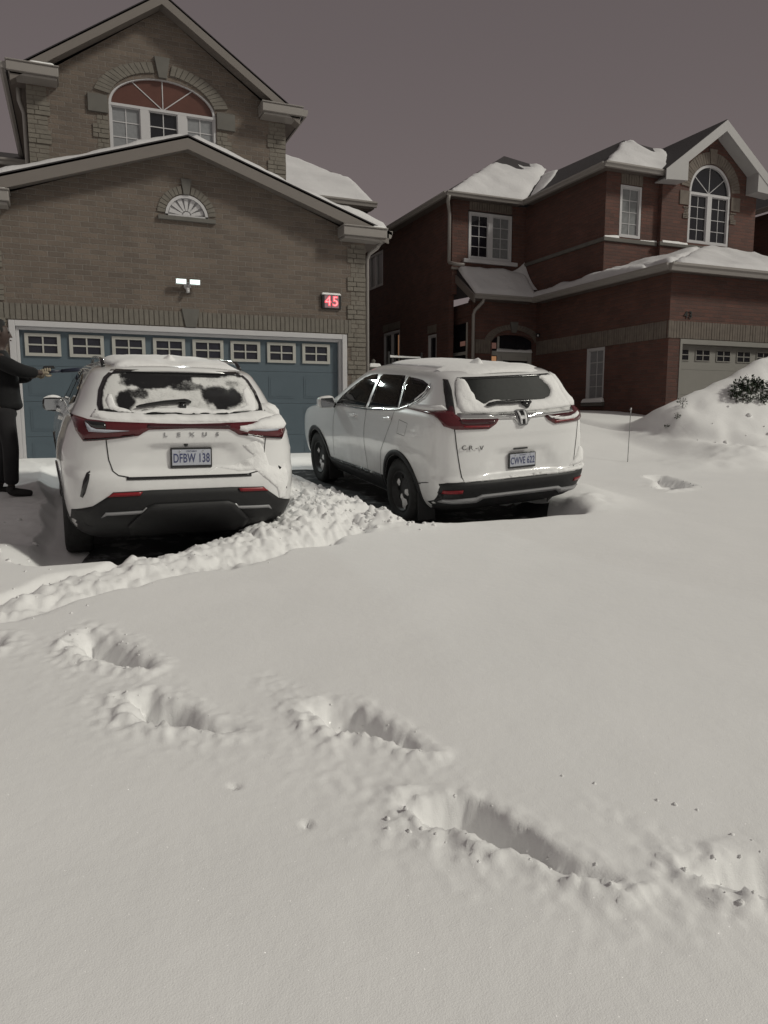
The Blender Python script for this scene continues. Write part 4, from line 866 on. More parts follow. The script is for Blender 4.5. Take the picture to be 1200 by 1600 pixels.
# ================================================================ cars
def body_shell(keys, ar, af, n, haunch, dents, slices=110):
    """horizontal slices: key rows (z, y_rear, y_front, half_width)"""
    K = np.array(keys, float)
    s = np.concatenate([[0], np.cumsum(np.sqrt(np.diff(K[:, 0])**2 + (np.diff(K[:, 1]) * .8)**2 + (np.diff(K[:, 2]) * .5)**2 + np.diff(K[:, 3])**2) + .01)])
    t = np.linspace(0, s[-1], slices); Z, YR, YF, W = [pchip(s, K[:, i], t) for i in range(4)]
    NR, NS, NF = 26, 26, 16; ring = []
    def quarter(k, N): # 0 -> axis, pi/2 -> side
        a = math.pi / 2 * k / N; r = (abs(math.cos(a))**n + abs(math.sin(a))**n) ** (-1 / n); return r * math.sin(a), r * math.cos(a)
    V = []
    for z, yr, yf, w in zip(Z, YR, YF, W):
        L = yf - yr; a = min(ar, L * .45); f = min(af, L * .45); h = []
        for k in range(NR + 1): sx, sy = quarter(k, NR); h.append((w * sx, yr + a * (1 - sy)))
        for k in range(1, NS): h.append((w, yr + a + (L - a - f) * k / NS))
        for k in range(NF, -1, -1): sx, sy = quarter(k, NF); h.append((w * sx, yf - f * (1 - sy)))
        yc = (yr + yf) / 2; hh = []
        for x, y in h:
            x *= 1 - .035 * ((y - 2.3) / 2.3)**2 * (1 if z < 1.3 else 1.3)
            for (hy, hz, ry, rz, am) in haunch: x += am * math.exp(-((y - hy) / ry)**2 - ((z - hz) / rz)**2) * (1 if x > w * .8 else 0)
            hh.append([x, y, z])
        ringp = hh + [[-x, y, z_] for x, y, z_ in reversed(hh[1:-1])]
        V += ringp
    n_ = len(ringp); A = np.array(V)
    for poly, amt, soft in dents:   # shaped panels of the rear face
        m = (A[:, 1] < .45); P = A[m]
        ins = inside(P[:, 0], P[:, 2], poly); e = edge_dist(P[:, 0], P[:, 2], poly); A[m, 1] += amt * np.where(ins, sstep(0, soft, e), 0)
    S = len(Z); F = [(i * n_ + k, i * n_ + (k + 1) % n_, (i + 1) * n_ + (k + 1) % n_, (i + 1) * n_ + k) for i in range(S - 1) for k in range(n_)]
    F += [tuple(reversed(range(n_))), tuple(range((S - 1) * n_, S * n_))]
    return [tuple(a) for a in A], F
LEX_KEYS = [(.24, .36, 4.40, .78), (.30, .22, 4.50, .84), (.38, .12, 4.58, .885), (.48, .04, 4.64, .912), (.58, .008, 4.66, .925), (.70, .0, 4.65, .932), (.78, .012, 4.63, .934),
  (.84, .045, 4.60, .934), (.95, .05, 4.50, .925), (1.03, .04, 4.30, .905), (1.09, .032, 3.85, .89), (1.16, .03, 3.42, .865), (1.195, .05, 3.28, .845), (1.22, .13, 3.20, .845), (1.26, .20, 3.10, .82),
  (1.33, .27, 2.98, .785), (1.42, .35, 2.78, .745), (1.50, .42, 2.60, .70), (1.545, .47, 2.48, .67), (1.58, .60, 2.38, .62), (1.61, .88, 2.28, .54), (1.635, 1.20, 2.18, .43), (1.65, 1.5, 2.08, .30), (1.658, 1.72, 1.98, .10)]
CRV_KEYS = [(.24, .36, 4.36, .78), (.30, .20, 4.46, .83), (.38, .08, 4.54, .875), (.48, .03, 4.59, .90), (.56, .0, 4.60, .912), (.60, .0, 4.60, .918), (.625, .035, 4.60, .920), (.70, .045, 4.59, .925), (.85, .05, 4.56, .926),
  (.97, .05, 4.46, .918), (1.03, .045, 4.26, .908), (1.08, .045, 3.84, .900), (1.15, .05, 3.50, .885), (1.19, .07, 3.40, .872), (1.23, .115, 3.31, .850), (1.30, .165, 3.17, .82), (1.40, .225, 2.97, .772),
  (1.50, .28, 2.76, .72), (1.57, .32, 2.60, .676), (1.615, .42, 2.47, .62), (1.645, .68, 2.36, .53), (1.665, 1.05, 2.26, .42), (1.68, 1.45, 2.14, .28), (1.687, 1.70, 2.0, .12)]
LEX_HAUNCH = [(.98, .80, .42, .30, .022), (3.64, .80, .42, .30, .018), (2.3, .62, .9, .12, -.016)]
CRV_HAUNCH = [(.98, .80, .42, .30, .018), (3.64, .80, .42, .30, .016), (2.3, .60, .9, .12, -.014)]
LEX_DENTS = [([(-.30, 1.035), (.30, 1.035), (.53, .80), (-.53, .80)], .026, .035)]
CRV_DENTS = [([(-.30, .885), (.30, .885), (.46, .62), (-.46, .62)], .024, .03)]
LEX_POSE = ((1.655, -6.42, -1.12 + .078 * (-6.42 + 4.9)), (R(4.4), 0, R(1.8)))
CRV_POSE = ((4.962, -6.05, -1.185), (R(5.0), R(-3.5), R(1.53)))
def car_paint(name, col):
    m, n, l, b = new_mat(name); b.inputs['Roughness'].default_value = 0.38
    b.inputs['Coat Weight'].default_value = 1.0; b.inputs['Coat Roughness'].default_value = 0.05
    g = n.new('ShaderNodeTexCoord'); t = n.new('ShaderNodeTexNoise'); t.inputs['Scale'].default_value = 3.5; t.inputs['Detail'].default_value = 8; t.inputs['Roughness'].default_value = .65
    l.new(g.outputs['Object'], t.inputs['Vector'])
    # road salt and fine frost film, heavier low down
    s = n.new('ShaderNodeSeparateXYZ'); l.new(g.outputs['Object'], s.inputs[0])
    r = n.new('ShaderNodeMapRange'); r.inputs['From Min'].default_value = 0.95; r.inputs['From Max'].default_value = 0.25; r.inputs['To Min'].default_value = -.25; r.inputs['To Max'].default_value = 0.35
    l.new(s.outputs['Z'], r.inputs['Value'])
    a = n.new('ShaderNodeMath'); a.operation = 'ADD'; l.new(r.outputs[0], a.inputs[0]); l.new(t.outputs['Fac'], a.inputs[1])
    q = n.new('ShaderNodeMapRange'); q.inputs['From Min'].default_value = .38; q.inputs['From Max'].default_value = .85; l.new(a.outputs[0], q.inputs['Value'])
    c = n.new('ShaderNodeMix'); c.data_type = 'RGBA'; l.new(q.outputs[0], c.inputs[0]); c.inputs[6].default_value = col + (1,); c.inputs[7].default_value = tuple(v * .80 for v in col) + (1,)
    l.new(c.outputs[2], b.inputs['Base Color'])
    rr = n.new('ShaderNodeMapRange'); rr.inputs['To Min'].default_value = .30; rr.inputs['To Max'].default_value = .7; l.new(q.outputs[0], rr.inputs['Value']); l.new(rr.outputs[0], b.inputs['Roughness'])
    return m
def frost_mat(name, grain=70.0):
    """dark glass under brushed frost: point attribute 'frost' 0..1 broken up by streaky noise"""
    m, n, l, b = new_mat(name); at = n.new('ShaderNodeAttribute'); at.attribute_name = 'frost'
    g = n.new('ShaderNodeTexCoord'); mp = n.new('ShaderNodeMapping'); mp.inputs['Scale'].default_value = (1, 1, 1.7); l.new(g.outputs['Object'], mp.inputs[0])
    t = n.new('ShaderNodeTexNoise'); t.inputs['Scale'].default_value = grain; t.inputs['Detail'].default_value = 6; t.inputs['Roughness'].default_value = .7; l.new(mp.outputs[0], t.inputs['Vector'])
    t2 = n.new('ShaderNodeTexNoise'); t2.inputs['Scale'].default_value = 9; t2.inputs['Detail'].default_value = 4; l.new(g.outputs['Object'], t2.inputs['Vector'])
    a = n.new('ShaderNodeMath'); a.operation = 'MULTIPLY_ADD'; a.inputs[1].default_value = .55; l.new(t.outputs['Fac'], a.inputs[0]); l.new(at.outputs['Fac'], a.inputs[2])
    a2 = n.new('ShaderNodeMath'); a2.operation = 'MULTIPLY_ADD'; a2.inputs[1].default_value = .45; l.new(t2.outputs['Fac'], a2.inputs[0]); l.new(a.outputs[0], a2.inputs[2])
    r = n.new('ShaderNodeMapRange'); r.interpolation_type = 'SMOOTHSTEP'; r.inputs['From Min'].default_value = .70; r.inputs['From Max'].default_value = 1.25; l.new(a2.outputs[0], r.inputs['Value'])
    c = n.new('ShaderNodeMix'); c.data_type = 'RGBA'; c.inputs[6].default_value = (.010, .010, .011, 1); c.inputs[7].default_value = (.70, .70, .69, 1); l.new(r.outputs[0], c.inputs[0]); l.new(c.outputs[2], b.inputs['Base Color'])
    rr = n.new('ShaderNodeMapRange'); rr.inputs['To Min'].default_value = .12; rr.inputs['To Max'].default_value = .8; l.new(r.outputs[0], rr.inputs['Value']); l.new(rr.outputs[0], b.inputs['Roughness'])
    bp = n.new('ShaderNodeBump'); bp.inputs['Distance'].default_value = .006; l.new(a2.outputs[0], bp.inputs['Height']); l.new(bp.outputs[0], b.inputs['Normal'])
    return m
M.update(paint=car_paint('white_car_paint', (.76, .76, .76)), frost=frost_mat('frosted_glass'), frost2=frost_mat('thinly_frosted_glass', 180.0),
    tint=plain('tinted_window', (.008, .008, .009), .03, var=.3, scale=3, spec=.22), rear_tint=plain('frost_filmed_rear_glass', (.013, .014, .014), .45, var=.6, scale=30, spec=.10), lens=plain('red_lens', (.085, .005, .009), .16, var=.25, scale=8, coat=.5),
    lens_dark=plain('dark_red_lens', (.045, .006, .010), .15, var=.3, scale=9, coat=.5), refl=plain('red_reflector', (.22, .008, .014), .3, var=.3, scale=40),
    badge=plain('bright_badge', (.62, .62, .63), .35, .0, var=.05), chrome=plain('chrome', (.62, .62, .62), .12, 1.0, var=.1), silver=plain('silver_trim', (.32, .32, .33), .35, .3, var=.1), gloss=plain('gloss_black', (.008, .008, .009), .12, var=.2, coat=.5),
    cladding=plain('black_cladding', (.009, .009, .010), .6, var=.5, scale=14, bump=.0008), rubber=plain('tyre_rubber', (.018, .018, .018), .85, var=.6, scale=25, bump=.002, bscale=90),
    rim=plain('dark_wheel', (.07, .07, .072), .5, .3, var=.4, scale=20), steelrim=plain('steel_wheel', (.035, .035, .036), .55, .2, var=.5, scale=20), plate=plain('licence_plate', (.44, .46, .52), .5, var=.08, scale=30),
    plate_ink=plain('plate_blue_ink', (.045, .055, .14), .5, var=.1), well=plain('wheel_well', (.006, .006, .006), .9), mirrorg=plain('mirror_glass', (.35, .36, .38), .08, 1.0, var=.2), seam=plain('panel_gap', (.02, .02, .02), .8))

class Car:
    def __init__(s, name, label, pose, keys, ar, af, n, haunch, dents):
        s.root = empty(name, pose[0], label, 'car'); s.root.rotation_mode = 'YXZ'; s.root.rotation_euler = pose[1]
        V, F = body_shell(keys, ar, af, n, haunch, dents); s.bv = BVHTree.FromPolygons(V, F)
        o = mesh_obj('body', V, F, [M['paint'], M['well']], s.root, True, world=False); s.body = o
        bmm = bmesh.new(); bmm.from_mesh(o.data); bmesh.ops.remove_doubles(bmm, verts=bmm.verts, dist=1e-5); bmesh.ops.recalc_face_normals(bmm, faces=bmm.faces); bmm.to_mesh(o.data); bmm.free()
        # wheel wells are cut right into the body
        for (yy, r) in ((.98, .395), (3.64, .395)):
            for sx in (-1, 1):
                b = MB(); b.tube([(sx * .58, yy, .355), (sx * 1.2, yy, .355)], r, 48); c = b.build('cutter', M['well'], s.root, world=False)
                bmm = bmesh.new(); bmm.from_mesh(c.data); bmesh.ops.recalc_face_normals(bmm, faces=bmm.faces); bmm.to_mesh(c.data); bmm.free()
                m = o.modifiers.new('w', 'BOOLEAN'); m.operation = 'DIFFERENCE'; m.solver = 'EXACT'; m.object = c
                bpy.context.view_layer.update(); me = bpy.data.meshes.new_from_object(o.evaluated_get(bpy.context.evaluated_depsgraph_get()))
                o.modifiers.clear(); o.data = me; bpy.data.objects.remove(c)
        me = o.data; me.name = 'body'
        if len(me.materials) < 2: me.materials.append(M['well'])
        for p in me.polygons:
            c = p.center; hit = any(abs(math.hypot(c.y - yy, c.z - .355) - .393) < .012 and abs(p.normal.x) < .5 for yy in (.98, 3.64)) and abs(c.x) > .58
            inner = abs(abs(c.x) - .58) < .003 and c.z < .8
            p.material_index = 1 if (hit or inner) else 0; p.use_smooth = not (hit or inner)
    def cast(s, ax, a, b):
        o, d = {'y': ((a, -2, b), (0, 1, 0)), 'L': ((-2, a, b), (1, 0, 0)), 'R': ((2, a, b), (-1, 0, 0)), 'z': ((a, b, 3), (0, 0, -1))}[ax]
        h, n, i, _ = s.bv.ray_cast(Vector(o), Vector(d))
        if h is None:
            q = {'y': (a, .1, b), 'L': (-.8, a, b), 'R': (.8, a, b), 'z': (a, b, 1.6)}[ax]; h, n, i, _ = s.bv.find_nearest(Vector(q))
        if n.dot(Vector(d)) > 0: n = -n
        return h, n
    def patch(s, name, poly, ax, off, res, mat, parent=None, th=None, holes=(), attr=None, sink=.012, closed=True):
        V, F, bd, hb = tri_region(poly, res, holes); A = np.array(V); e = edge_dist(A[:, 0], A[:, 1], bd)
        for h in hb: e = np.minimum(e, edge_dist(A[:, 0], A[:, 1], h))
        t = off + (th(A[:, 0], A[:, 1], e) if th else 0 * e); top = []; bot = []
        for (a, b), k in zip(V, t): h, n = s.cast(ax, a, b); top.append(h + n * float(k)); bot.append(h - n * sink)
        N = len(V); vs = top + bot
        f0 = F if ax in ('y', 'R', 'z') else [tuple(reversed(f)) for f in F]
        if ax == 'R': pass
        fs = list(f0)
        for c, d in boundary_edges(f0): fs.append((d, c, c + N, d + N))
        o = mesh_obj(name, vs, fs, mat, parent or s.root, True, world=False)
        if attr:
            la = o.data.attributes.new('frost', 'FLOAT', 'POINT'); vals = attr(A[:, 0], A[:, 1], e); la.data.foreach_set('value', np.concatenate([vals, vals]).astype(np.float32))
        if not th: # crisp rim
            nE = len(F)
            for i, p in enumerate(o.data.polygons):
                if i >= nE: p.use_smooth = False
        return o
    def ribbon(s, name, line, ax, w, off, mat, parent=None, step=.03):
        L = resample(line, step, False); v = []; N = len(L)
        for i, p in enumerate(L):
            a = L[max(i - 1, 0)]; b = L[min(i + 1, N - 1)]; dx, dy = b[0] - a[0], b[1] - a[1]; q = math.hypot(dx, dy) + 1e-9; nx, ny = -dy / q * w / 2, dx / q * w / 2
            for sg in (-1, 1):
                h, n = s.cast(ax, p[0] + nx * sg, p[1] + ny * sg); v.append(h + n * off)
            h, n = s.cast(ax, p[0], p[1]); v.append(h + n * (off + w * .15))
        f = []
        for i in range(N - 1):
            a, b, c = 3 * i, 3 * i + 2, 3 * i + 1; A_, B_, C_ = a + 3, b + 3, c + 3
            f += [(a, A_, B_, b), (b, B_, C_, c)]
        o = mesh_obj(name, v, f, mat, parent or s.root, True, world=False); return o
    def sub(s, mb, name, mat, smooth=False, parent=None): return mb.build(name, mat, parent or s.root, smooth, world=False)
def mirror(p): return [(-x, z) for x, z in reversed(p)]
def snow_th(t, amp=.012, fr=8.0, seed=0.0, rnd=.05):
    return lambda x, y, e: (t * (1 + .35 * fbm(x * 2.3 + seed, y * 2.3)) + amp * fbm(x * fr + seed, y * fr + seed, 4)) * np.sqrt(np.clip(e / rnd, 0, 1)) + .001
def wheel(car, x, y, r, sx, style):
    """wheel > tyre, rim, hub snow; sx = -1 left side"""
    car_root = car.root; prof = [(-.085, .215), (-.105, .235), (-.113, .285), (-.106, .325), (-.092, .347), (-.070, .355), (.070, .355), (.092, .347), (.106, .325), (.113, .285), (.105, .235), (.085, .215)]
    N = 96; V = []; F = []
    for k in range(N):
        a = 2 * math.pi * k / N
        for j, (dx, rr) in enumerate(prof):
            q = rr * r / .355
            if j in (4, 5, 6, 7) and (k + (2 if j > 5 else 0)) % 4 == 0: q -= .013
            V.append((x + dx, y + q * math.cos(a), r + q * math.sin(a)))
    m = len(prof); F = [(k * m + j, k * m + j + 1, ((k + 1) % N) * m + j + 1, ((k + 1) % N) * m + j) for k in range(N) for j in range(m - 1)]
    w = mesh_obj('wheel', V, F, M['rubber'], car_root, True, world=False)
    b = MB(); N = 40; V = []; o_ = sx
    rp = [(.085, .222), (.100, .215), (.088, .205), (.045, .195), (.035, .12), (.055, .085), (.06, .0)] if style == 'steel' else [(.085, .222), (.1, .214), (.085, .203), (.0, .195), (-.02, .05), (-.02, .0)]
    for k in range(N):
        a = 2 * math.pi * k / N
        for dx, rr in rp: V.append((x + o_ * dx, y + rr * math.cos(a), r + rr * math.sin(a)))
    m = len(rp); F = [(k * m + j, ((k + 1) % N) * m + j, ((k + 1) % N) * m + j + 1, k * m + j + 1) for k in range(N) for j in range(m - 1)]
    b.add(V, F); car.sub(b, 'rim', M['steelrim' if style == 'steel' else 'rim'], True, w)
    b = MB()
    if style == 'steel':
        for k in range(10): a = 2 * math.pi * k / 10; b.tube([(x + o_ * .042, y + .155 * math.cos(a), r + .155 * math.sin(a)), (x + o_ * .047, y + .155 * math.cos(a), r + .155 * math.sin(a))], .022, 10)
        car.sub(b, 'rim_hole', M['well'], False, w)
    else:
        for k in range(10):
            a = 2 * math.pi * k / 10 + .1 * (k % 2); c, s_ = math.cos(a), math.sin(a)
            b.tube([(x + o_ * .06, y + .04 * c, r + .04 * s_), (x + o_ * .085, y + .20 * c, r + .20 * s_)], .016, 6)
        b.tube([(x - o_ * .01, y, r), (x + o_ * .07, y, r)], .055, 16); car.sub(b, 'spoke', M['rim'], True, w)
    # packed snow on the face of the wheel
    rs = random.Random(int(x * 10 + y * 7)); b = MB()
    for (ca, cr, sz) in ((R(-90), .13, .07), (R(-60), .09, .05), (R(180), .06, .05), (R(30), .15, .035)) if style == 'steel' else ((R(-90), .17, .05),):
        cy, cz = y + cr * math.cos(ca), r + cr * math.sin(ca); n = 14; V = [(x + o_ * .075, cy, cz)]; 
        for k in range(n): q = sz * (.7 + .5 * rs.random()); V.append((x + o_ * .05, cy + q * math.cos(2 * math.pi * k / n), cz + q * math.sin(2 * math.pi * k / n)))
        b.add(V, [(0, 1 + k, 1 + (k + 1) % n) for k in range(n)])
    car.sub(b, 'packed_snow', M['snow'], True, w)
    return w
def licence_plate(car, yf, zc, xc, text, w=.318, h=.156, tilt=0):
    b = MB(); b.box(xc - w / 2, xc + w / 2, yf, yf + .02, zc - h / 2, zc + h / 2); p = car.sub(b, 'licence_plate', M['gloss']); bevel(p, .006)
    b = MB(); b.box(xc - w / 2 + .012, xc + w / 2 - .012, yf - .0035, yf - .0005, zc - h / 2 + .022, zc + h / 2 - .012); car.sub(b, 'plate_face', M['plate'], parent=p)
    text_mesh('plate_number', text, .098, M['plate_ink'], p, Vector((xc, yf - .0045, zc - .004)), FACE_Y, .0006, xs=.60, bold=.0012)
    text_mesh('plate_header', 'ONTARIO', .017, M['plate_ink'], p, Vector((xc, yf - .0045, zc + .052)), FACE_Y, .0004)
    b = MB()
    for sx in (-1, 1): b.tube([(xc + sx * .088, yf - .004, zc + .052), (xc + sx * .088, yf - .008, zc + .052)], .006, 10)
    b.tube([(xc + .006, yf - .0036, zc + .0), (xc + .006, yf - .0048, zc + .0)], .008, 6); car.sub(b, 'plate_bolt', M['chrome'], True, p)
    return p
def side_mirror(car, x, y, z, sx, cap, capsnow=True):
    b = MB(); 
    V = []; F = []; nx, nz = 10, 8   # rounded housing as a superellipsoid, tapering outwards
    for i in range(nx + 1):
        u = math.pi * i / nx
        for j in range(16):
            v = 2 * math.pi * j / 16; f = lambda t, p: math.copysign(abs(t) ** p, t)
            V.append((x + sx * .11 * -f(math.cos(u), .7), y + .075 * f(math.sin(u), .5) * f(math.cos(v), .7), z + .080 * f(math.sin(u), .5) * f(math.sin(v), .7) * (1 - .12 * -math.cos(u))))
    F = [(i * 16 + j, i * 16 + (j + 1) % 16, (i + 1) * 16 + (j + 1) % 16, (i + 1) * 16 + j) for i in range(nx) for j in range(16)]
    m = mesh_obj('wing_mirror', V, F, cap, car.root, True, world=False)
    b = MB(); b.tube([(x - sx * .07, y + .01, z - .03), (x - sx * .19, y + .03, z - .06)], [.032, .04], 8); car.sub(b, 'mirror_arm', M['gloss'], True, m)
    b = MB(); q = [(-.085, -.055), (.08, -.06), (.092, 0), (.085, .055), (-.07, .058), (-.09, 0)]
    b.add([(x + sx * a, y - .078, z + c) for a, c in q] + [(x + sx * a * .9, y - .06, z + c * .9) for a, c in q], [tuple(range(6)), tuple(range(11, 5, -1))] + [(i, (i + 1) % 6, (i + 1) % 6 + 6, i + 6) for i in range(6)])
    car.sub(b, 'mirror_glass', M['mirrorg'], False, m)
    if capsnow:
        b = MB(); V = []
        for i in range(9):
            for j in range(5):
                a = -.095 + .19 * i / 8; c = -.05 + .1 * j / 4; V.append((x + a, y + c, z + .062 + .035 * (1 - (a / .1)**2) * (1 - (c / .06)**2) ))
        b.add(V, [(i * 5 + j, (i + 1) * 5 + j, (i + 1) * 5 + j + 1, i * 5 + j + 1) for i in range(8) for j in range(4)]); car.sub(b, 'mirror_snow', M['snow'], True, m)
    return m
def antenna(car, y, z, snowy=True):
    V = []; prof = [(-.09, 0, .0), (-.08, .035, .0), (.0, .10, .0), (.03, .03, .0), (.13, 0, 0)]
    b = MB(); b.add([(-.028, y + .12, z), (.028, y + .12, z), (.028, y - .06, z), (-.028, y - .06, z), (0, y - .045, z + .065), (0, y + .0, z + .05)], [(0, 1, 5), (1, 2, 4, 5), (2, 3, 4), (3, 0, 5, 4), (3, 2, 1, 0)])
    a = car.sub(b, 'shark_fin_antenna', M['paint']); bevel(a, .006)
    V = []; n = 24; 
    for k in range(n): t = 2 * math.pi * k / n; V.append((.16 * math.cos(t), y + .02 + .13 * math.sin(t), z - .02))
    for k in range(n): t = 2 * math.pi * k / n; V.append((.07 * math.cos(t), y + .02 + .09 * math.sin(t), z + .022))
    for k in range(n): t = 2 * math.pi * k / n; V.append((.022 * math.cos(t), y - .01 + .06 * math.sin(t), z + .06))
    V.append((0, y - .03, z + .078))
    F = [(i * n + k, i * n + (k + 1) % n, (i + 1) * n + (k + 1) % n, (i + 1) * n + k) for i in (0, 1) for k in range(n)] + [(2 * n + k, 2 * n + (k + 1) % n, 3 * n) for k in range(n)]
    b = MB(); b.add(V, F); car.sub(b, 'antenna_snow', M['snow'], True, a)
def tail_spoiler(car, hw, y0, y1, ztop, zlip, drop, thick, mat, name='spoiler'):
    b = MB(); N = 25; V = []; m = 6
    for i in range(N):
        u = -1 + 2 * i / (N - 1); x = hw * u; c = drop * abs(u)**2.4; fw_ = .10 * abs(u)**3; h, n = car.cast('z', x * .97, y0)
        V += [(x, y0, h.z + .004), (x, (y0 + y1) / 2 + fw_ / 2, (h.z + zlip - c) / 2 + .012), (x, y1 + fw_, zlip - c), (x, y1 + .01 + fw_, zlip - c - thick * .6), (x, y1 + .05 + fw_, zlip - c - thick), (x, y0 - .05, zlip - c - thick)]
    F = [(i * m + j, i * m + (j + 1) % m, (i + 1) * m + (j + 1) % m, (i + 1) * m + j) for i in range(N - 1) for j in range(m)] + [tuple(range(m)), tuple(range((N - 1) * m + m - 1, (N - 1) * m - 1, -1))]
    b.add(V, F); return car.sub(b, name, mat, True)

# ---------------------------------------------------------------- left car
LX = Car('parked_car', 'white SUV with half-brushed rear window and plate DFBW 138, parked nearer the garage door', LEX_POSE, LEX_KEYS, .55, .7, 4.0, LEX_HAUNCH, LEX_DENTS)
c = LX
# lower black bumper and sills
bl = [(-.86, .52), (-.72, .562), (-.60, .648), (-.575, .672), (-.30, .682), (.30, .682), (.575, .672), (.60, .648), (.72, .562), (.86, .52), (.88, .25), (-.88, .25)]
c.patch('bumper_cladding', bl, 'y', .006, .04, M['cladding'])
lo = [(-.47, .40), (-.43, .45), (-.33, .555), (-.28, .575), (.28, .575), (.33, .555), (.43, .45), (.47, .40), (.44, .30), (-.44, .30)]
c.patch('bumper_diffuser', lo, 'y', .022, .04, M['cladding'])
for sx in (-1, 1):
    m_ = (lambda p: p) if sx < 0 else mirror
    c.patch('exhaust_trim', m_([(-.66, .475), (-.63, .515), (-.37, .525), (-.345, .55), (-.325, .545), (-.36, .505), (-.62, .495)]), 'y', .016, .03, M['silver'])
    c.patch('reflector', m_([(-.615, .638), (-.57, .668), (-.365, .672), (-.385, .644)]), 'y', .014, .03, M['refl'])
    c.patch('bumper_vent', m_([(-.722, .828), (-.748, .812), (-.775, .75), (-.80, .635), (-.783, .625), (-.765, .66), (-.735, .76)]), 'y', .004, .02, M['gloss'])
    lamp = m_([(-.825, 1.225), (-.72, 1.20), (-.609, 1.192), (-.30, 1.182), (.0, 1.176) if sx < 0 else (.0, 1.176), (.0, 1.146), (-.30, 1.138), (-.345, 1.115), (-.375, 1.093), (-.592, 1.064), (-.755, 1.045), (-.80, 1.12)])
    t_ = c.patch('tail_lamp', lamp, 'y', .010, .03, M['lens'])
    c.patch('lamp_upper', m_([(-.735, 1.190), (-.615, 1.183), (-.60, 1.175), (-.60, 1.143), (-.665, 1.147), (-.70, 1.16)]), 'y', .016, .02, M['gloss'], t_)
    c.patch('reverse_lens', m_([(-.735, 1.183), (-.70, 1.152), (-.665, 1.139), (-.60, 1.137), (-.44, 1.130), (-.60, 1.116), (-.715, 1.118)]), 'y', .016, .02, M['plate'], t_)
    c.patch('lamp_trim', m_([(-.752, 1.060), (-.592, 1.078), (-.40, 1.100), (-.42, 1.092), (-.592, 1.070), (-.752, 1.050)]), 'y', .0165, .02, M['gloss'], t_)
    c.ribbon('panel_gap', m_([(-.612, 1.19), (-.605, 1.06), (-.592, .91), (-.566, .825), (-.53, .795), (-.46, .782)]), 'y', .008, .002, M['seam'])
    c.ribbon('panel_gap', m_([(-.66, 1.27), (-.62, 1.21)]), 'y', .006, .002, M['seam'])
c.patch('lower_trim', [(-.475, .760), (-.475, .783), (.475, .783), (.475, .760)], 'y', .006, .03, M['gloss'])
c.patch('lamp_bar', [(-.31, 1.174), (.31, 1.174), (.31, 1.150), (-.31, 1.150)], 'y', .0145, .03, M['lens_dark'])
# rear glass
gl = [(-.605, 1.262), (-.615, 1.31), (-.595, 1.41), (-.55, 1.50), (-.49, 1.555), (.49, 1.555), (.55, 1.50), (.595, 1.41), (.615, 1.31), (.605, 1.262), (.30, 1.245), (-.30, 1.245)]
def lex_frost(x, z, e):
    f = .72 + .35 * fbm(x * 7, z * 7, 4); n = fbm(x * 14, z * 9, 4) * .45
    def clear(cx, cz, rx, rz, lev, p=1.0): 
        nonlocal f
        d = np.hypot((x - cx) / rx, (z - cz) / rz) + n; f = np.minimum(f, lev + (1 - lev) * sstep(.55, 1.35, d))
    clear(-.22, 1.515, .30, .055, 0); clear(-.25, 1.475, .25, .05, .05); clear(.31, 1.372, .165, .105, .02); clear(-.43, 1.33, .085, .085, .08); clear(-.36, 1.385, .09, .05, .2)
    clear(.02, 1.445, .17, .035, .28); clear(.40, 1.47, .09, .04, .4); clear(.0, 1.535, .50, .022, 0); clear(-.18, 1.268, .22, .012, .1)
    return np.minimum(f, sstep(.0, .03, e) * 2)
c.patch('rear_window_frame', [(x * 1.045, 1.40 + (z - 1.40) * 1.06) for x, z in gl], 'y', .003, .04, M['gloss'])
c.patch('rear_window', gl, 'y', .007, .013, M['frost'], attr=lex_frost)
c.patch('window_snow', ragged([(-.56, 1.40), (-.585, 1.33), (-.57, 1.275), (-.50, 1.262), (-.30, 1.255), (0, 1.25), (.30, 1.255), (.57, 1.27), (.59, 1.35), (.53, 1.44), (.49, 1.42), (.50, 1.31), (.44, 1.285), (.2, 1.275), (0, 1.31), (-.2, 1.28), (-.42, 1.272), (-.52, 1.30), (-.54, 1.38)], .02, .018, 9), 'y', .006, .02, M['snow'], th=snow_th(.006, .005, 20, 2, .03))
b = MB(); b.tube([(-.02, .215, 1.30), (-.02, .25, 1.30)], .028, 12); hw_ = c.sub(b, 'wiper', M['gloss'], True)
b = MB(); pts = [(-.37, 1.273), (-.28, 1.292), (-.16, 1.310), (0.0, 1.322), (.048, 1.312)]; P_ = []
for x, z in resample(pts, .03, False): h, n = c.cast('y', x, z); P_.append(h + n * .030)
b.tube(P_, [.006] + [.013 + .007 * i / len(P_) for i in range(len(P_) - 2)] + [.01], 8); c.sub(b, 'wiper_arm', M['gloss'], True, hw_)
tail_spoiler(c, .555, .82, .46, 1.60, 1.575, .045, .028, M['paint'])
c.patch('spoiler_shadow_trim', [(-.52, 1.525), (-.48, 1.56), (.48, 1.56), (.52, 1.525), (.40, 1.540), (-.40, 1.540)], 'y', .012, .03, M['gloss'])
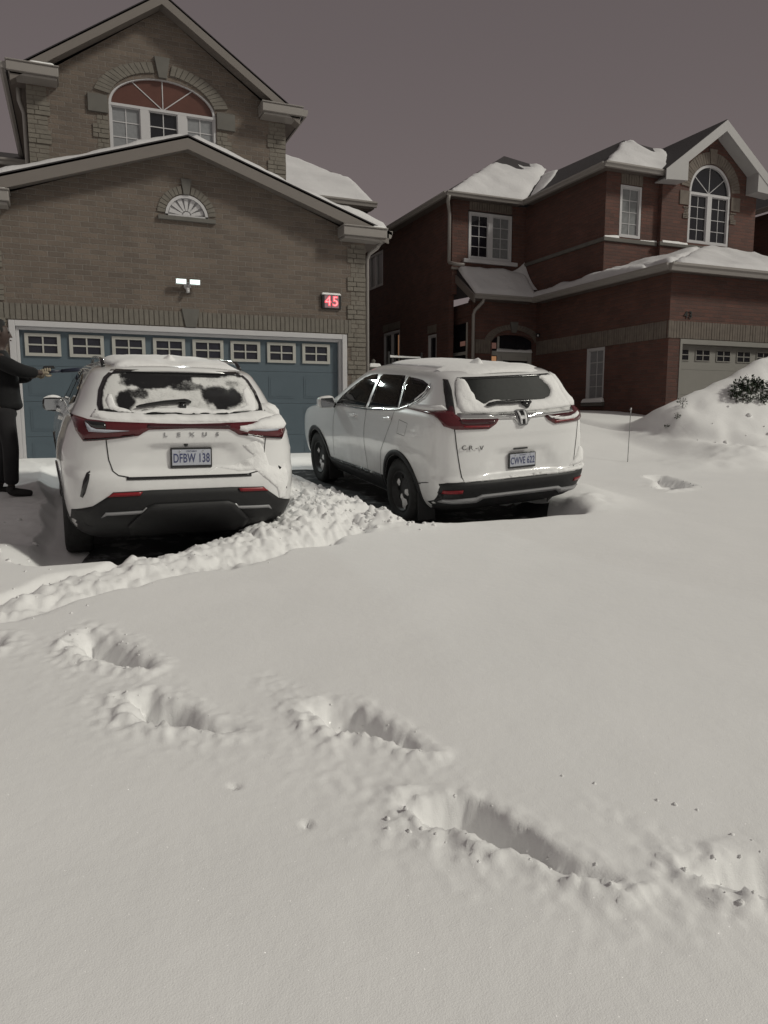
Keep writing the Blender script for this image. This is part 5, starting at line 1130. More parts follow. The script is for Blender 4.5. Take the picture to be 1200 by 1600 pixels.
# side windows, both sides
for ax in 'LR':
    c.patch('side_window', [(.80, 1.29), (.88, 1.40), (1.05, 1.475), (1.45, 1.515), (1.50, 1.50), (1.54, 1.255), (1.2, 1.25)], ax, .004, .06, M['tint'])
    c.patch('side_window', [(1.58, 1.255), (1.54, 1.505), (1.60, 1.53), (2.15, 1.535), (2.20, 1.51), (2.26, 1.225)], ax, .004, .06, M['tint'])
    c.patch('side_window', [(2.31, 1.222), (2.25, 1.51), (2.32, 1.52), (2.60, 1.45), (3.0, 1.27), (3.08, 1.20)], ax, .004, .06, M['tint'])
    for y0 in (1.62, 2.62):
        o = c.patch('door_handle', [(y0, 1.085), (y0, 1.115), (y0 + .20, 1.112), (y0 + .20, 1.083)], ax, .022, .02, M['chrome'])
    for yy in (.98, 3.64):
        arc_o = [(yy + .44 * math.cos(t), .355 + .44 * math.sin(t)) for t in np.linspace(R(-8), R(188), 26)]; arc_i = [(yy + .397 * math.cos(t), .355 + .397 * math.sin(t)) for t in np.linspace(R(188), R(-8), 26)]
        c.patch('arch_trim', arc_o + arc_i, ax, .010, .05, M['gloss'])
    c.patch('sill_trim', [(1.42, .30), (1.42, .46), (3.2, .44), (3.2, .30)], ax, .012, .06, M['cladding'])
    c.ribbon('panel_gap', [(1.56, 1.25), (1.55, .9), (1.50, .62), (1.42, .47)], ax, .007, .002, M['seam']); c.ribbon('panel_gap', [(2.28, 1.22), (2.27, .5)], ax, .007, .002, M['seam'])
for x, y in ((-.80, .98), (.80, .98), (-.80, 3.64), (.80, 3.64)): wheel(c, x, y, .360, -1 if x < 0 else 1, 'alloy')
for sx in (-1, 1):
    b = MB(); P_ = []
    for y in np.linspace(.75, 2.25, 12):
        h, n = c.cast('z', sx * .56, y); P_.append(h + Vector((0, 0, .045 if .8 < y < 2.2 else .01)))
    b.tube(P_, .016, 8); c.sub(b, 'roof_rail', M['gloss'], True)
side_mirror(c, -.93, 3.02, 1.14, -1, M['gloss']); side_mirror(c, 1.005, 3.02, 1.165, 1, M['paint'])
antenna(c, 1.02, 1.625)
for i, ch in enumerate('LEXUS'):
    x = -.182 + .098 * i; h, n = c.cast('y', x, 1.098); text_mesh('badge_letter', ch, .042, M['silver'], c.root, Vector((x, h.y - .004, 1.098)), FACE_Y, .003, xs=1.25, bold=.0006)
b = MB(); b.tube([(-.03, .06, 1.02), (-.03, .045, 1.018)], .016, 12); c.sub(b, 'rear_camera', M['gloss'], True)
licence_plate(c, .052, .915, .012, 'DFBW 138')
# snow lying on the left car
c.patch('roof_snow', ragged([(-.50, .70), (.53, .70), (.56, 1.2), (.54, 2.2), (.45, 2.45), (-.45, 2.45), (-.52, 2.2), (-.53, 1.2)], .06, .04, 3), 'z', .002, .05, M['snow'], th=snow_th(.030, .022, 5, 1, .12))
c.patch('hood_snow', [(-.70, 3.35), (.70, 3.35), (.72, 4.1), (.5, 4.45), (-.5, 4.45), (-.72, 4.1)], 'z', .002, .07, M['snow'], th=snow_th(.06, .02, 4, 1, .12))
c.patch('tailgate_snow', ragged([(-.70, 1.215), (-.66, 1.265), (-.30, 1.243), (.30, 1.243), (.64, 1.268), (.76, 1.23), (.60, 1.203), (.30, 1.193), (-.30, 1.196), (-.60, 1.205)], .03, .008, 7), 'y', .001, .018, M['snow'], th=snow_th(.016, .008, 12, 4, .03))
c.patch('tailgate_snow', ragged([(.33, 1.150), (.50, 1.175), (.62, 1.215), (.80, 1.235), (.83, 1.15), (.78, 1.125), (.46, 1.118), (.42, 1.085), (.60, 1.02), (.58, 1.06), (.36, 1.135)], .02, .010, 9, 3), 'y', .006, .018, M['snow'], th=snow_th(.022, .012, 12, 6, .03))
c.patch('bumper_snow', ragged([(.40, 1.0), (.55, 1.05), (.60, .95), (.64, .84), (.72, .80), (.80, .84), (.82, .70), (.79, .56), (.74, .56), (.70, .64), (.62, .72), (.50, .80), (.2, .83), (.1, .80), (.36, .86), (.50, .92)], .02, .02, 8, 5), 'y', .001, .02, M['snow'], th=snow_th(.005, .008, 22, 9, .05))
c.patch('flank_snow', ragged([(.45, .62), (.40, 1.15), (.75, 1.16), (1.3, 1.05), (1.35, .84), (.98, .82), (.66, .66)], .04, .03, 5, 2), 'R', .002, .035, M['snow'], th=snow_th(.020, .016, 12, 3, .08))
c.patch('flank_snow', [(.3, 1.2), (.35, 1.32), (.8, 1.31), (1.6, 1.24), (3.0, 1.2), (3.0, 1.14), (1.5, 1.17), (.7, 1.2)], 'R', .002, .04, M['snow'], th=snow_th(.03, .02, 6, 8, .05))

# ---------------------------------------------------------------- right car
CV = Car('parked_car', 'white SUV with plate CWVE 622 and chrome bar across its tailgate', CRV_POSE, CRV_KEYS, .50, .7, 4.2, CRV_HAUNCH, CRV_DENTS)
c = CV
c.patch('bumper_cladding', [(-.89, .560), (-.80, .588), (-.66, .592), (.66, .592), (.80, .588), (.89, .560), (.90, .25), (-.90, .25)], 'y', .006, .04, M['cladding'])
c.patch('bumper_strip', [(-.82, .385), (-.80, .415), (-.51, .425), (-.455, .450), (.455, .450), (.51, .425), (.80, .415), (.82, .385), (.72, .375), (.49, .375), (.43, .415), (-.43, .415), (-.49, .375), (-.72, .375)], 'y', .020, .03, M['silver'])
for sx in (-1, 1):
    m_ = (lambda p: p) if sx < 0 else mirror
    c.patch('reflector', m_([(-.82, .475), (-.82, .51), (-.655, .512), (-.655, .478)]), 'y', .012, .03, M['refl'])
    t_ = c.patch('tail_lamp', m_([(-.835, 1.245), (-.74, 1.262), (-.69, 1.25), (-.665, 1.20), (-.60, 1.178), (-.28, 1.178), (-.27, 1.170), (-.31, 1.128), (-.385, 1.088), (-.72, 1.095), (-.80, 1.125)]), 'y', .014, .03, M['lens'])
    c.patch('lamp_clear_insert', m_([(-.67, 1.178), (-.60, 1.170), (-.28, 1.172), (-.33, 1.135), (-.60, 1.140), (-.65, 1.148)]), 'y', .019, .02, M['lens_dark'], t_)
    c.patch('lamp_glow_bar', m_([(-.64, 1.128), (-.64, 1.112), (-.39, 1.105), (-.375, 1.118)]), 'y', .019, .02, M['refl'], t_)
    c.patch('pillar_lamp', m_([(-.645, 1.55), (-.618, 1.545), (-.625, 1.45), (-.648, 1.34), (-.668, 1.25), (-.685, 1.20), (-.735, 1.24), (-.715, 1.32), (-.68, 1.45)]), 'y', .008, .02, M['gloss'])
    c.patch('pillar_lens', m_([(-.700, 1.30), (-.672, 1.30), (-.672, 1.25), (-.70, 1.20), (-.735, 1.24)]), 'y', .013, .02, M['lens_dark'])
    c.ribbon('panel_gap', m_([(-.722, 1.10), (-.702, .91), (-.674, .71), (-.655, .60)]), 'y', .009, .002, M['seam'])
# chrome bar with emblem
c.patch('tailgate_garnish', [(-.66, 1.235), (-.655, 1.185), (-.45, 1.178), (-.10, 1.165), (-.055, 1.12), (-.03, 1.105), (.03, 1.105), (.055, 1.12), (.10, 1.165), (.45, 1.178), (.655, 1.185), (.66, 1.235), (.3, 1.222), (0, 1.218), (-.3, 1.222)], 'y', .016, .03, M['chrome'])
em = [(-.064, 1.226), (-.036, 1.234), (.036, 1.234), (.064, 1.226), (.067, 1.165), (.050, 1.108), (.032, 1.096), (-.032, 1.096), (-.050, 1.108), (-.067, 1.165)]
eo = c.patch('emblem', em, 'y', .024, .02, M['silver'])
c.patch('emblem_field', [(x * .86, 1.165 + (z - 1.165) * .86) for x, z in em], 'y', .0265, .02, M['gloss'], eo)
c.patch('emblem_letter', [(-.048, 1.216), (-.026, 1.216), (-.021, 1.176), (.021, 1.176), (.026, 1.216), (.048, 1.216), (.036, 1.112), (.015, 1.112), (.018, 1.156), (-.018, 1.156), (-.015, 1.112), (-.036, 1.112)], 'y', .031, .02, M['badge'], eo)
gl = [(-.60, 1.25), (-.625, 1.31), (-.61, 1.42), (-.575, 1.52), (-.545, 1.565), (.545, 1.565), (.575, 1.52), (.61, 1.42), (.625, 1.31), (.60, 1.25), (.3, 1.235), (-.3, 1.235)]
c.patch('rear_window', gl, 'y', .006, .03, M['rear_tint'])
hole = ragged([(-.49, 1.545), (-.47, 1.50), (-.455, 1.44), (-.43, 1.40), (-.43, 1.355), (-.36, 1.318), (-.25, 1.345), (-.05, 1.332), (.15, 1.325), (.35, 1.325), (.43, 1.355), (.462, 1.40), (.44, 1.46), (.38, 1.51), (.30, 1.545)], .02, .012, 14)
c.patch('window_snow', [(-.60, 1.245), (-.625, 1.31), (-.605, 1.42), (-.575, 1.52), (-.55, 1.56), (.55, 1.56), (.60, 1.50), (.66, 1.40), (.72, 1.27), (.66, 1.235), (.3, 1.222), (-.3, 1.222)], 'y', .004, .02, M['snow'], th=snow_th(.020, .008, 12, 3, .03), holes=[hole])
c.patch('window_snow', ragged([(.52, 1.56), (.62, 1.57), (.70, 1.45), (.83, 1.29), (.80, 1.22), (.70, 1.235), (.60, 1.26), (.58, 1.42)], .03, .01, 6), 'y', .008, .025, M['snow'], th=snow_th(.03, .015, 7, 8, .05))
b = MB(); P_ = []
for x, z in resample([(-.36, 1.285), (-.24, 1.302), (.12, 1.300), (.15, 1.285)], .03, False): h, n = c.cast('y', x, z); P_.append(h + n * .040)
b.tube(P_, [.008] + [.020] * (len(P_) - 2) + [.014], 8); wp = c.sub(b, 'wiper', M['gloss'], True)
h, n = c.cast('y', .10, 1.265); b = MB(); b.tube([h + n * .01, h + n * .04, h + n * .04 + Vector((-.06, 0, .02))], [.03, .028, .014], 12); c.sub(b, 'wiper_pivot', M['gloss'], True, wp)
sp = tail_spoiler(c, .60, .74, .345, 1.63, 1.60, .055, .032, M['paint'])
c.patch('spoiler_shadow_trim', [(-.57, 1.535), (-.50, 1.565), (.50, 1.565), (.57, 1.535), (.45, 1.545), (-.45, 1.545)], 'y', .010, .03, M['gloss'])
b = MB(); V = []; N = 25     # snow on top of the spoiler
for i in range(N):
    u = -1 + 2 * i / (N - 1); x = .585 * u; q = .055 * abs(u)**2.4; f_ = .10 * abs(u)**3; k = .018 * (1 - abs(u)**4) + .003; h, n = c.cast('z', x * .97, .72)
    V += [(x, .74, h.z + .008 + k), (x, .55 + f_ / 2, (h.z + 1.60 - q) / 2 + .020 + k), (x, .36 + f_, 1.604 - q + k * 1.3), (x, .342 + f_, 1.600 - q)]
b.add(V, [(i * 4 + j, i * 4 + j + 1, i * 4 + j + 5, i * 4 + j + 4) for i in range(N - 1) for j in range(3)]); c.sub(b, 'spoiler_snow', M['snow'], True, sp)
for ax in 'LR':
    w1 = [(2.90, 1.155), (2.80, 1.25), (2.55, 1.39), (2.30, 1.498), (2.14, 1.535), (1.98, 1.548), (1.945, 1.50), (1.945, 1.175)]
    w2 = [(1.87, 1.18), (1.875, 1.52), (1.83, 1.553), (1.27, 1.558), (1.225, 1.50), (1.13, 1.235)]
    w3 = [(1.09, 1.245), (1.18, 1.50), (1.17, 1.552), (.83, 1.53), (.68, 1.495), (.645, 1.45), (.72, 1.37), (.87, 1.30)]
    for w_ in (w1, w2, w3): c.patch('side_window', w_, ax, .004, .05, M['tint'])
    c.ribbon('window_trim', [(2.90, 1.140), (1.9, 1.162), (1.10, 1.215), (.85, 1.275), (.66, 1.365), (.60, 1.45), (.64, 1.50)], ax, .020, .010, M['chrome'])
    c.ribbon('window_trim', [(1.11, 1.235), (1.205, 1.50), (1.20, 1.55)], ax, .014, .009, M['chrome'])
    c.ribbon('pillar_snow', [(.80, 1.33), (.66, 1.42), (.635, 1.50)], ax, .022, .014, M['snow'])
    for y0, z0 in ((2.18, 1.035), (1.18, 1.085)):
        h_ = c.patch('door_handle', [(y0, z0 + .012), (y0, z0 + .040), (y0 + .03, z0 + .046), (y0 + .19, z0 + .034), (y0 + .21, z0 + .020), (y0 + .19, z0 + .004), (y0 + .03, z0 + .006)], ax, .026, .02, M['paint'])
    c.ribbon('panel_gap', [(1.90, 1.16), (1.90, .80), (1.88, .47)], ax, .007, .002, M['seam']); c.ribbon('panel_gap', [(1.16, 1.22), (1.18, 1.08), (1.28, .90), (1.42, .74), (1.50, .47)], ax, .006, .002, M['seam'])
    c.ribbon('panel_gap', [(2.92, 1.14), (2.95, .8), (3.02, .47)], ax, .007, .002, M['seam'])
    c.ribbon('fuel_door', [(1.0, 1.12), (.80, 1.10), (.82, .97), (1.0, .98), (1.0, 1.12)], ax, .004, .0015, M['seam'])
    for yy in (.98, 3.64):
        arc_o = [(yy + .452 * math.cos(t), .355 + .452 * math.sin(t)) for t in np.linspace(R(-12), R(192), 28)]; arc_i = [(yy + .397 * math.cos(t), .355 + .397 * math.sin(t)) for t in np.linspace(R(192), R(-12), 28)]
        c.patch('arch_trim', arc_o + arc_i, ax, .012, .05, M['cladding'])
    c.patch('sill_trim', [(1.43, .28), (1.43, .465), (3.2, .430), (3.2, .28)], ax, .014, .06, M['cladding'])
    c.patch('sill_snow', ragged([(1.6, .43), (1.7, .46), (2.4, .445), (3.1, .425), (2.8, .41), (2.0, .42)], .03, .012, 12), ax, .014, .03, M['frost2'], th=snow_th(.008, .006, 18, 3, .02), attr=lambda x, z, e: .30 + .5 * sstep(0, .02, e))
for x, y in ((-.80, .98), (.80, .98), (-.80, 3.64), (.80, 3.64)):
    wheel(c, x, y, .358, -1 if x < 0 else 1, 'steel')
    b = MB(); b.box(x - .10, x + .10, y - .43, y - .415, .12, .42); bevel(c.sub(b, 'mud_flap', M['cladding']), .006)
side_mirror(c, -1.02, 2.93, 1.175, -1, M['paint'], False); side_mirror(c, 1.02, 2.93, 1.175, 1, M['paint'])
antenna(c, .92, 1.655)
for i, (ch, x) in enumerate((('C', -.640), ('R', -.572), ('-', -.515), ('V', -.460))):
    h, n = c.cast('y', x, .918); text_mesh('badge_letter', ch, .062, M['rim'], c.root, Vector((x, h.y - .011, .918 - (i * .004))), Euler((R(90), 0, R(-7))), .002, xs=1.15)
licence_plate(c, .046, .752, .012, 'CWVE 622')
b = MB(); b.box(-.09, .07, .045, .075, .862, .878); c.sub(b, 'plate_lamp', M['gloss'])
c.patch('roof_snow', ragged([(-.46, .74), (.46, .74), (.50, 1.2), (.48, 2.0), (.36, 2.3), (-.36, 2.3), (-.48, 2.0), (-.50, 1.2)], .06, .04, 3), 'z', -.001, .04, M['snow'], th=snow_th(.030, .012, 4, 3, .42))
c.patch('hood_snow', [(-.72, 3.50), (.72, 3.50), (.75, 4.1), (.55, 4.45), (-.55, 4.45), (-.75, 4.1)], 'z', .002, .07, M['snow'], th=snow_th(.05, .02, 4, 1, .12))
c.patch('ledge_snow', ragged([(-.66, .592), (-.60, .606), (0, .612), (.5, .618), (.84, .63), (.86, .592), (.5, .588), (0, .594), (-.4, .588)], .02, .008, 16), 'y', .004, .014, M['snow'], th=snow_th(.022, .010, 20, 2, .012))
c.patch('lamp_snow', ragged([(.30, 1.170), (.42, 1.150), (.60, 1.152), (.72, 1.18), (.74, 1.155), (.64, 1.122), (.45, 1.120), (.36, 1.14)], .02, .006, 12), 'y', .018, .015, M['snow'], th=snow_th(.014, .006, 14, 5, .015))
c.patch('lamp_snow', ragged([(-.82, 1.255), (-.86, 1.245), (-.80, 1.30), (-.74, 1.31), (-.72, 1.27)], .02, .006, 12), 'y', .006, .015, M['snow'], th=snow_th(.012, .004, 14, 5, .02))
c.patch('garnish_frost', [(-.655, 1.232), (-.3, 1.219), (0, 1.215), (.3, 1.219), (.655, 1.232), (.60, 1.198), (.3, 1.19), (.12, 1.20), (-.12, 1.205), (-.3, 1.205)], 'y', .0185, .012, M['frost2'], attr=lambda x, z, e: .45 + .2 * fbm(x * 12, z * 12, 3) + .2 * sstep(-.2, .5, x))
c.patch('quarter_snow', ragged([(.60, .64), (.86, .64), (.87, .80), (.76, .83), (.70, .72)], .03, .015, 8), 'y', .002, .02, M['snow'], th=snow_th(.018, .01, 10, 5, .04))

# ================================================================ person, plants, small things
def skin(name, verts, edges, radii, mat, parent, sub=2, squash=None, world=True):
    me = bpy.data.meshes.new(name); me.from_pydata([tuple(v) for v in verts], edges, []); me.update()
    o = bpy.data.objects.new(name, me); link(o)
    sk = o.modifiers.new('skin', 'SKIN'); sk.use_smooth_shade = True; sk.branch_smoothing = .6
    ly = me.skin_vertices[0].data
    for i, r in enumerate(radii): ly[i].radius = r if isinstance(r, tuple) else (r, r)
    ly[0].use_root = True
    s = o.modifiers.new('sub', 'SUBSURF'); s.levels = sub; s.render_levels = sub
    bpy.context.view_layer.update(); m2 = bpy.data.meshes.new_from_object(o.evaluated_get(bpy.context.evaluated_depsgraph_get())); bpy.data.objects.remove(o)
    m2.name = name; m2.materials.clear(); m2.materials.append(mat); m2.polygons.foreach_set('use_smooth', [True] * len(m2.polygons))
    o = bpy.data.objects.new(name, m2); link(o, parent)
    if parent is not None and world: offset_to_parent(o, parent)
    return o
M.update(cloth=plain('black_jacket_cloth', (.006, .006, .007), .95, var=.4, scale=10, bump=.003, bscale=25), trousers=plain('dark_trousers', (.012, .011, .013), .9, var=.4, scale=8, bump=.004, bscale=18),
    skin_=plain('skin', (.05, .030, .024), .6, var=.1), glove=plain('tan_work_glove', (.30, .255, .19), .85, var=.25, scale=30, bump=.002), hair=plain('black_hair', (.008, .007, .007), .8, bump=.003),
    boot=plain('dark_boot', (.013, .012, .012), .7, var=.4, scale=20), brushblue=plain('dark_blue_handle', (.012, .016, .035), .4, var=.2), bristle=plain('brush_bristle', (.02, .02, .022), .9, var=.5, scale=60),
    leaf=plain('evergreen_leaf', (.022, .036, .018), .7, var=.5, scale=18), twig=plain('dry_stem', (.030, .022, .017), .9, var=.3), wood=plain('weathered_wood', (.06, .05, .045), .9, var=.3))
px0, py0 = 0.105, -3.05; pz0 = gz_at(px0, py0) - .03
P0 = Vector((px0, py0, pz0)); W = lambda *a: P0 + Vector(a) * 1.06
PE = empty('person', P0, 'person in dark winter clothes and tan glove reaching a snow brush towards the left car', 'person')
# bare body: head, neck, arms and hands in one surface
bv_ = [W(0, 0, 1.05), W(0, 0, 1.28), W(0, 0, 1.46), W(.01, 0, 1.56), W(.025, 0, 1.63), W(.03, 0, 1.72), W(.03, 0, 1.79),
      W(.01, -.17, 1.43), W(.20, -.20, 1.30), W(.375, -.10, 1.295), W(.42, -.085, 1.295),
      W(.01, .17, 1.43), W(.12, .22, 1.24), W(.30, .10, 1.27), W(.35, .07, 1.28),
      W(0, -.10, .92), W(.06, -.12, .50), W(.04, -.13, .09), W(.0, .10, .92), W(-.02, .14, .50), W(-.09, .15, .09)]
be = [(0, 1), (1, 2), (2, 3), (3, 4), (4, 5), (5, 6), (2, 7), (7, 8), (8, 9), (9, 10), (2, 11), (11, 12), (12, 13), (13, 14), (0, 15), (15, 16), (16, 17), (0, 18), (18, 19), (19, 20)]
body_ = skin('body', bv_, be, [(.13, .10), (.14, .10), (.12, .09), .055, (.085, .095), (.09, .10), (.06, .065), .055, .042, .030, .028, .055, .042, .030, .028, .085, .055, .04, .085, .055, .04], M['skin_'], PE)
b = MB(); b.hexa([W(.105, -.014, 1.655), W(.135, -.008, 1.655), W(.135, .008, 1.655), W(.105, .014, 1.655), W(.10, -.008, 1.71), W(.112, -.004, 1.71), W(.112, .004, 1.71), W(.10, .008, 1.71)]); bevel(b.build('nose', M['skin_'], PE), .005)
for sy in (-1, 1):
    b = MB(); b.tube([W(.102, sy * .034, 1.705), W(.112, sy * .034, 1.705)], [.011, .006], 10); b.build('eye', M['gloss'], PE, True)
    b = MB(); b.tube([W(.02, sy * .088, 1.66), W(.028, sy * .098, 1.69), W(.018, sy * .094, 1.725)], [.010, .014, .012], 8); b.build('ear', M['skin_'], PE, True)
b = MB(); b.tube([W(.112, -.022, 1.627), W(.118, 0, 1.625), W(.112, .022, 1.627)], .006, 8); b.build('mouth', M['lens_dark'], PE, True)
skin('hair', [W(-.01, 0, 1.66), W(0, 0, 1.74), W(.025, 0, 1.80), W(.075, 0, 1.785)], [(0, 1), (1, 2), (2, 3)], [(.095, .085), (.11, .105), (.09, .08), (.03, .05)], M['hair'], PE)
skin('jacket', [W(.02, 0, 1.16), W(.02, 0, 1.32), W(0, 0, 1.46), W(.0, 0, 1.54), W(.05, 0, .98), W(.06, 0, .88), W(0, -.185, 1.43), W(.13, -.23, 1.33), W(.24, -.18, 1.30), W(.355, -.105, 1.295), W(0, .185, 1.43), W(.10, .23, 1.26), W(.20, .17, 1.25), W(.29, .10, 1.27)],
     [(0, 1), (1, 2), (2, 3), (0, 4), (4, 5), (2, 6), (6, 7), (7, 8), (8, 9), (2, 10), (10, 11), (11, 12), (12, 13)],
     [(.175, .15), (.18, .145), (.15, .12), (.085, .08), (.19, .16), (.195, .17), .105, .088, .075, .055, .105, .085, .075, .055], M['cloth'], PE)
skin('trousers', [W(0, 0, .96), W(.02, -.10, .86), W(.06, -.12, .52), W(.05, -.125, .30), W(.045, -.13, .12), W(-.02, .11, .86), W(-.02, .14, .52), W(-.06, .145, .30), W(-.09, .15, .12)], [(0, 1), (1, 2), (2, 3), (3, 4), (0, 5), (5, 6), (6, 7), (7, 8)],
     [(.15, .13), .115, .092, .085, .082, .115, .092, .085, .082], M['trousers'], PE)
for y, x in ((-.13, .045), (.15, -.09)):
    skin('boot', [W(x, y, .14), W(x - .02, y, .055), W(x + .10, y, .045), W(x + .20, y, .035)], [(0, 1), (1, 2), (2, 3)], [.062, (.062, .058), (.055, .048), (.040, .034)], M['boot'], PE)
def glove(c, fwd, sidev, upv):
    """palm, four curled fingers and a thumb closed round the handle that runs along fwd"""
    g = skin('glove', [c - fwd * .055, c - fwd * .03, c, c + fwd * .035], [(0, 1), (1, 2), (2, 3)], [(.040, .036), (.036, .033), (.040, .028), (.036, .024)], M['glove'], PE)
    for k, L in enumerate((.075, .085, .080, .062)):
        o_ = c + fwd * (.040 - .024 * k) - sidev * .030 + upv * .012
        f = skin('finger', [o_, o_ + (sidev * .32 + upv * .50) * L * .8, o_ + (sidev * 1.0 + upv * .42) * L * .9, o_ + (sidev * .95 - upv * .35) * L * .95], [(0, 1), (1, 2), (2, 3)], [.0125, .0118, .0108, .0095], M['glove'], None, 1)
        f.parent = g; offset_to_parent(f, g)
    t = c - fwd * .015 - upv * .018
    f = skin('thumb', [t - sidev * .02, t + fwd * .030 - upv * .020, t + fwd * .055 + sidev * .025 - upv * .016, t + fwd * .068 + sidev * .042], [(0, 1), (1, 2), (2, 3)], [.016, .0145, .013, .011], M['glove'], None, 1); f.parent = g; offset_to_parent(f, g)
hc = W(.435, -.085, 1.298); hd = (Vector((1.0, -.05, .085))).normalized(); sd_ = Vector((0, 1, 0)); ud = hd.cross(sd_) * -1
glove(hc, hd, sd_, Vector((0, 0, 1)))
glove(W(.365, .06, 1.285), Vector((1, -.3, .1)).normalized(), Vector((0, -1, 0)), Vector((0, 0, 1)))
BR = empty('snow_brush', W(.60, -.09, 1.31), 'dark blue snow brush held out by the person in dark clothes', 'snow brush')
hb = W(.30, -.055, 1.290); b = MB(); b.tube([hc - hd * .07 + Vector((0, .012, .01)), hc + hd * .16 + Vector((0, .012, .01))], .015, 10); b.build('grip', M['brushblue'], BR, True)
b = MB(); b.tube([hc + hd * .16 + Vector((0, .012, .01)), hc + hd * .30 + Vector((0, .012, .012)), hc + hd * .44 + Vector((0, .012, .014))], [.020, .024, .018], 10); b.build('handle', M['brushblue'], BR, True)
b = MB(); t0 = hc + hd * .44 + Vector((0, .012, .014)); b.hexa([t0 + Vector(q) for q in ((0, -.02, -.006), (.10, -.05, -.002), (.10, .05, -.002), (0, .02, -.006), (0, -.02, .006), (.10, -.05, .002), (.10, .05, .002), (0, .02, .006))]); bevel(b.build('scraper_blade', M['mirrorg'], BR), .003)
b = MB(); r0 = hc - hd * .02 + Vector((0, .03, .055)); b.hexa([r0 + Vector(q) for q in ((-.02, -.03, -.015), (.12, -.03, .0), (.12, .03, .0), (-.02, .03, -.015), (-.0, -.015, .025), (.10, -.015, .03), (.10, .015, .03), (-.0, .015, .025))]); bevel(b.build('brush_head', M['bristle'], BR), .006)
# thin driveway marker
mk = empty('driveway_marker', (8.67, -3.25, -.72), 'thin dark driveway marker rod standing alone in the snow right of the cars', 'marker')
b = MB(); b.tube([(8.67, -3.25, -.9), (8.70, -3.24, .02), (8.705, -3.238, .09)], [.006, .0055, .005], 8); b.build('rod', M['metal'], mk, True)
b = MB(); b.tube([(8.705, -3.238, .085), (8.706, -3.238, .125)], .013, 8); b.build('cap', M['vinyl'], mk, True)
# fence gate in the gap between the houses
gt = empty('garden_gate', (8.6, 5.0, 0), 'snow-topped black metal gate in the gap between the two houses', 'gate')
b = MB(); 
for x in (8.15, 9.05): b.box(x - .025, x + .025, 4.97, 5.03, -.3, 1.60)
b.build('gate_post', M['black'], gt)
b = MB(); b.box(8.176, 9.024, 4.985, 5.015, 1.44, 1.47); b.box(8.176, 9.024, 4.985, 5.015, 0.25, .28)
for k in range(9): b.box(8.23 + k * .095 - .008, 8.23 + k * .095 + .008, 4.99, 5.01, .281, 1.439)
b.build('gate_rail', M['black'], gt)
snow_sheet('rail_snow', [(8.17, 4.97, 1.475), (9.03, 4.97, 1.475), (9.03, 5.03, 1.475), (8.17, 5.03, 1.475)], .045, gt, .03, .012, 3, .02, 0)
pl = empty('gate_pillar', (7.74, 5.0, 0), 'squat snow-capped stone pillar beside the beige house corner', 'pillar')
b = MB(); b.box(7.62, 7.86, 4.88, 5.12, -.4, 1.16); bevel(b.build('shaft', M['stone'], pl), .01)
b = MB(); b.box(7.57, 7.91, 4.83, 5.17, 1.161, 1.20); b.add([(7.6, 4.86, 1.2), (7.88, 4.86, 1.2), (7.88, 5.14, 1.2), (7.6, 5.14, 1.2), (7.74, 5, 1.30)], [(0, 1, 4), (1, 2, 4), (2, 3, 4), (3, 0, 4)]); b.tube([(7.74, 5, 1.27), (7.74, 5, 1.36), (7.74, 5, 1.40)], [.03, .055, .02], 12); b.build('cap', M['stone'], pl)
snow_sheet('cap_snow', [(7.58, 4.84, 1.205), (7.90, 4.84, 1.205), (7.90, 5.16, 1.205), (7.58, 5.16, 1.205)], .07, pl, .03, .02, 3, .05, 0)

# evergreen shrub and twigs poking out of the bank
rs = random.Random(11)
def leaf_clump(b, c, r, n, ln=.05):
    for _ in range(n):
        d = Vector((rs.gauss(0, 1), rs.gauss(0, 1), rs.gauss(0, 1))).normalized(); p = c + d * r * rs.random() ** .4
        a = (d + Vector((rs.uniform(-.6, .6), rs.uniform(-.6, .6), rs.uniform(-.2, .7)))).normalized(); s = a.orthogonal().normalized() if rs.random() < .5 else a.cross(Vector((.3, .2, 1))).normalized()
        L = ln * rs.uniform(.6, 1.3); w = L * .32; k = len(b.v)
        b.v += [tuple(p - s * w * .3), tuple(p + a * L * .5 - s * w), tuple(p + a * L), tuple(p + a * L * .5 + s * w), ]; b.f += [(k, k + 1, k + 2, k + 3)]
def shrub(name, label, spots, group=None, stem=True, ln=.05, snowy=True, dens=1.0):
    x0, y0 = spots[0][0], spots[0][1]; r_ = empty(name, (x0, y0, gz_at(x0, y0)), label, 'shrub', group)
    b = MB(); st = MB(); sn = MB()
    for (x, y, h, r, n) in spots:
        z = gz_at(x, y); c = Vector((x, y, z + h)); leaf_clump(b, c, r, int(n * dens), ln)
        st.tube([(x + rs.uniform(-.03, .03), y + .03, z - .1), c, c + Vector((rs.uniform(-.05, .05), 0, r * .8))], [.010, .007, .004], 6)
        if snowy and r > .06:
            for _ in range(3):
                q = c + Vector((rs.uniform(-r, r) * .6, rs.uniform(-r, r) * .6, rs.uniform(.1, .8) * r)); s = r * rs.uniform(.25, .5); V = []; 
                for i in range(5):
                    for j in range(8):
                        u = math.pi * i / 4; v = 2 * math.pi * j / 8; k = s * rs.uniform(.8, 1.2); V.append((q.x + k * math.sin(u) * math.cos(v), q.y + k * math.sin(u) * math.sin(v), q.z + k * .6 * math.cos(u)))
                sn.mark(); sn.add(V, [(i * 8 + j, i * 8 + (j + 1) % 8, (i + 1) * 8 + (j + 1) % 8, (i + 1) * 8 + j) for i in range(4) for j in range(8)])
    b.build('foliage', M['leaf'], r_); st.build('stem', M['twig'], r_, True)
    if snowy and sn.v: sn.pieces('branch_snow', M['snow'], r_, True)
sp1 = [(11.70 + .1 * rs.uniform(-1, 1), -2.55 + rs.uniform(-.1, .1), .12, .10, 90)]
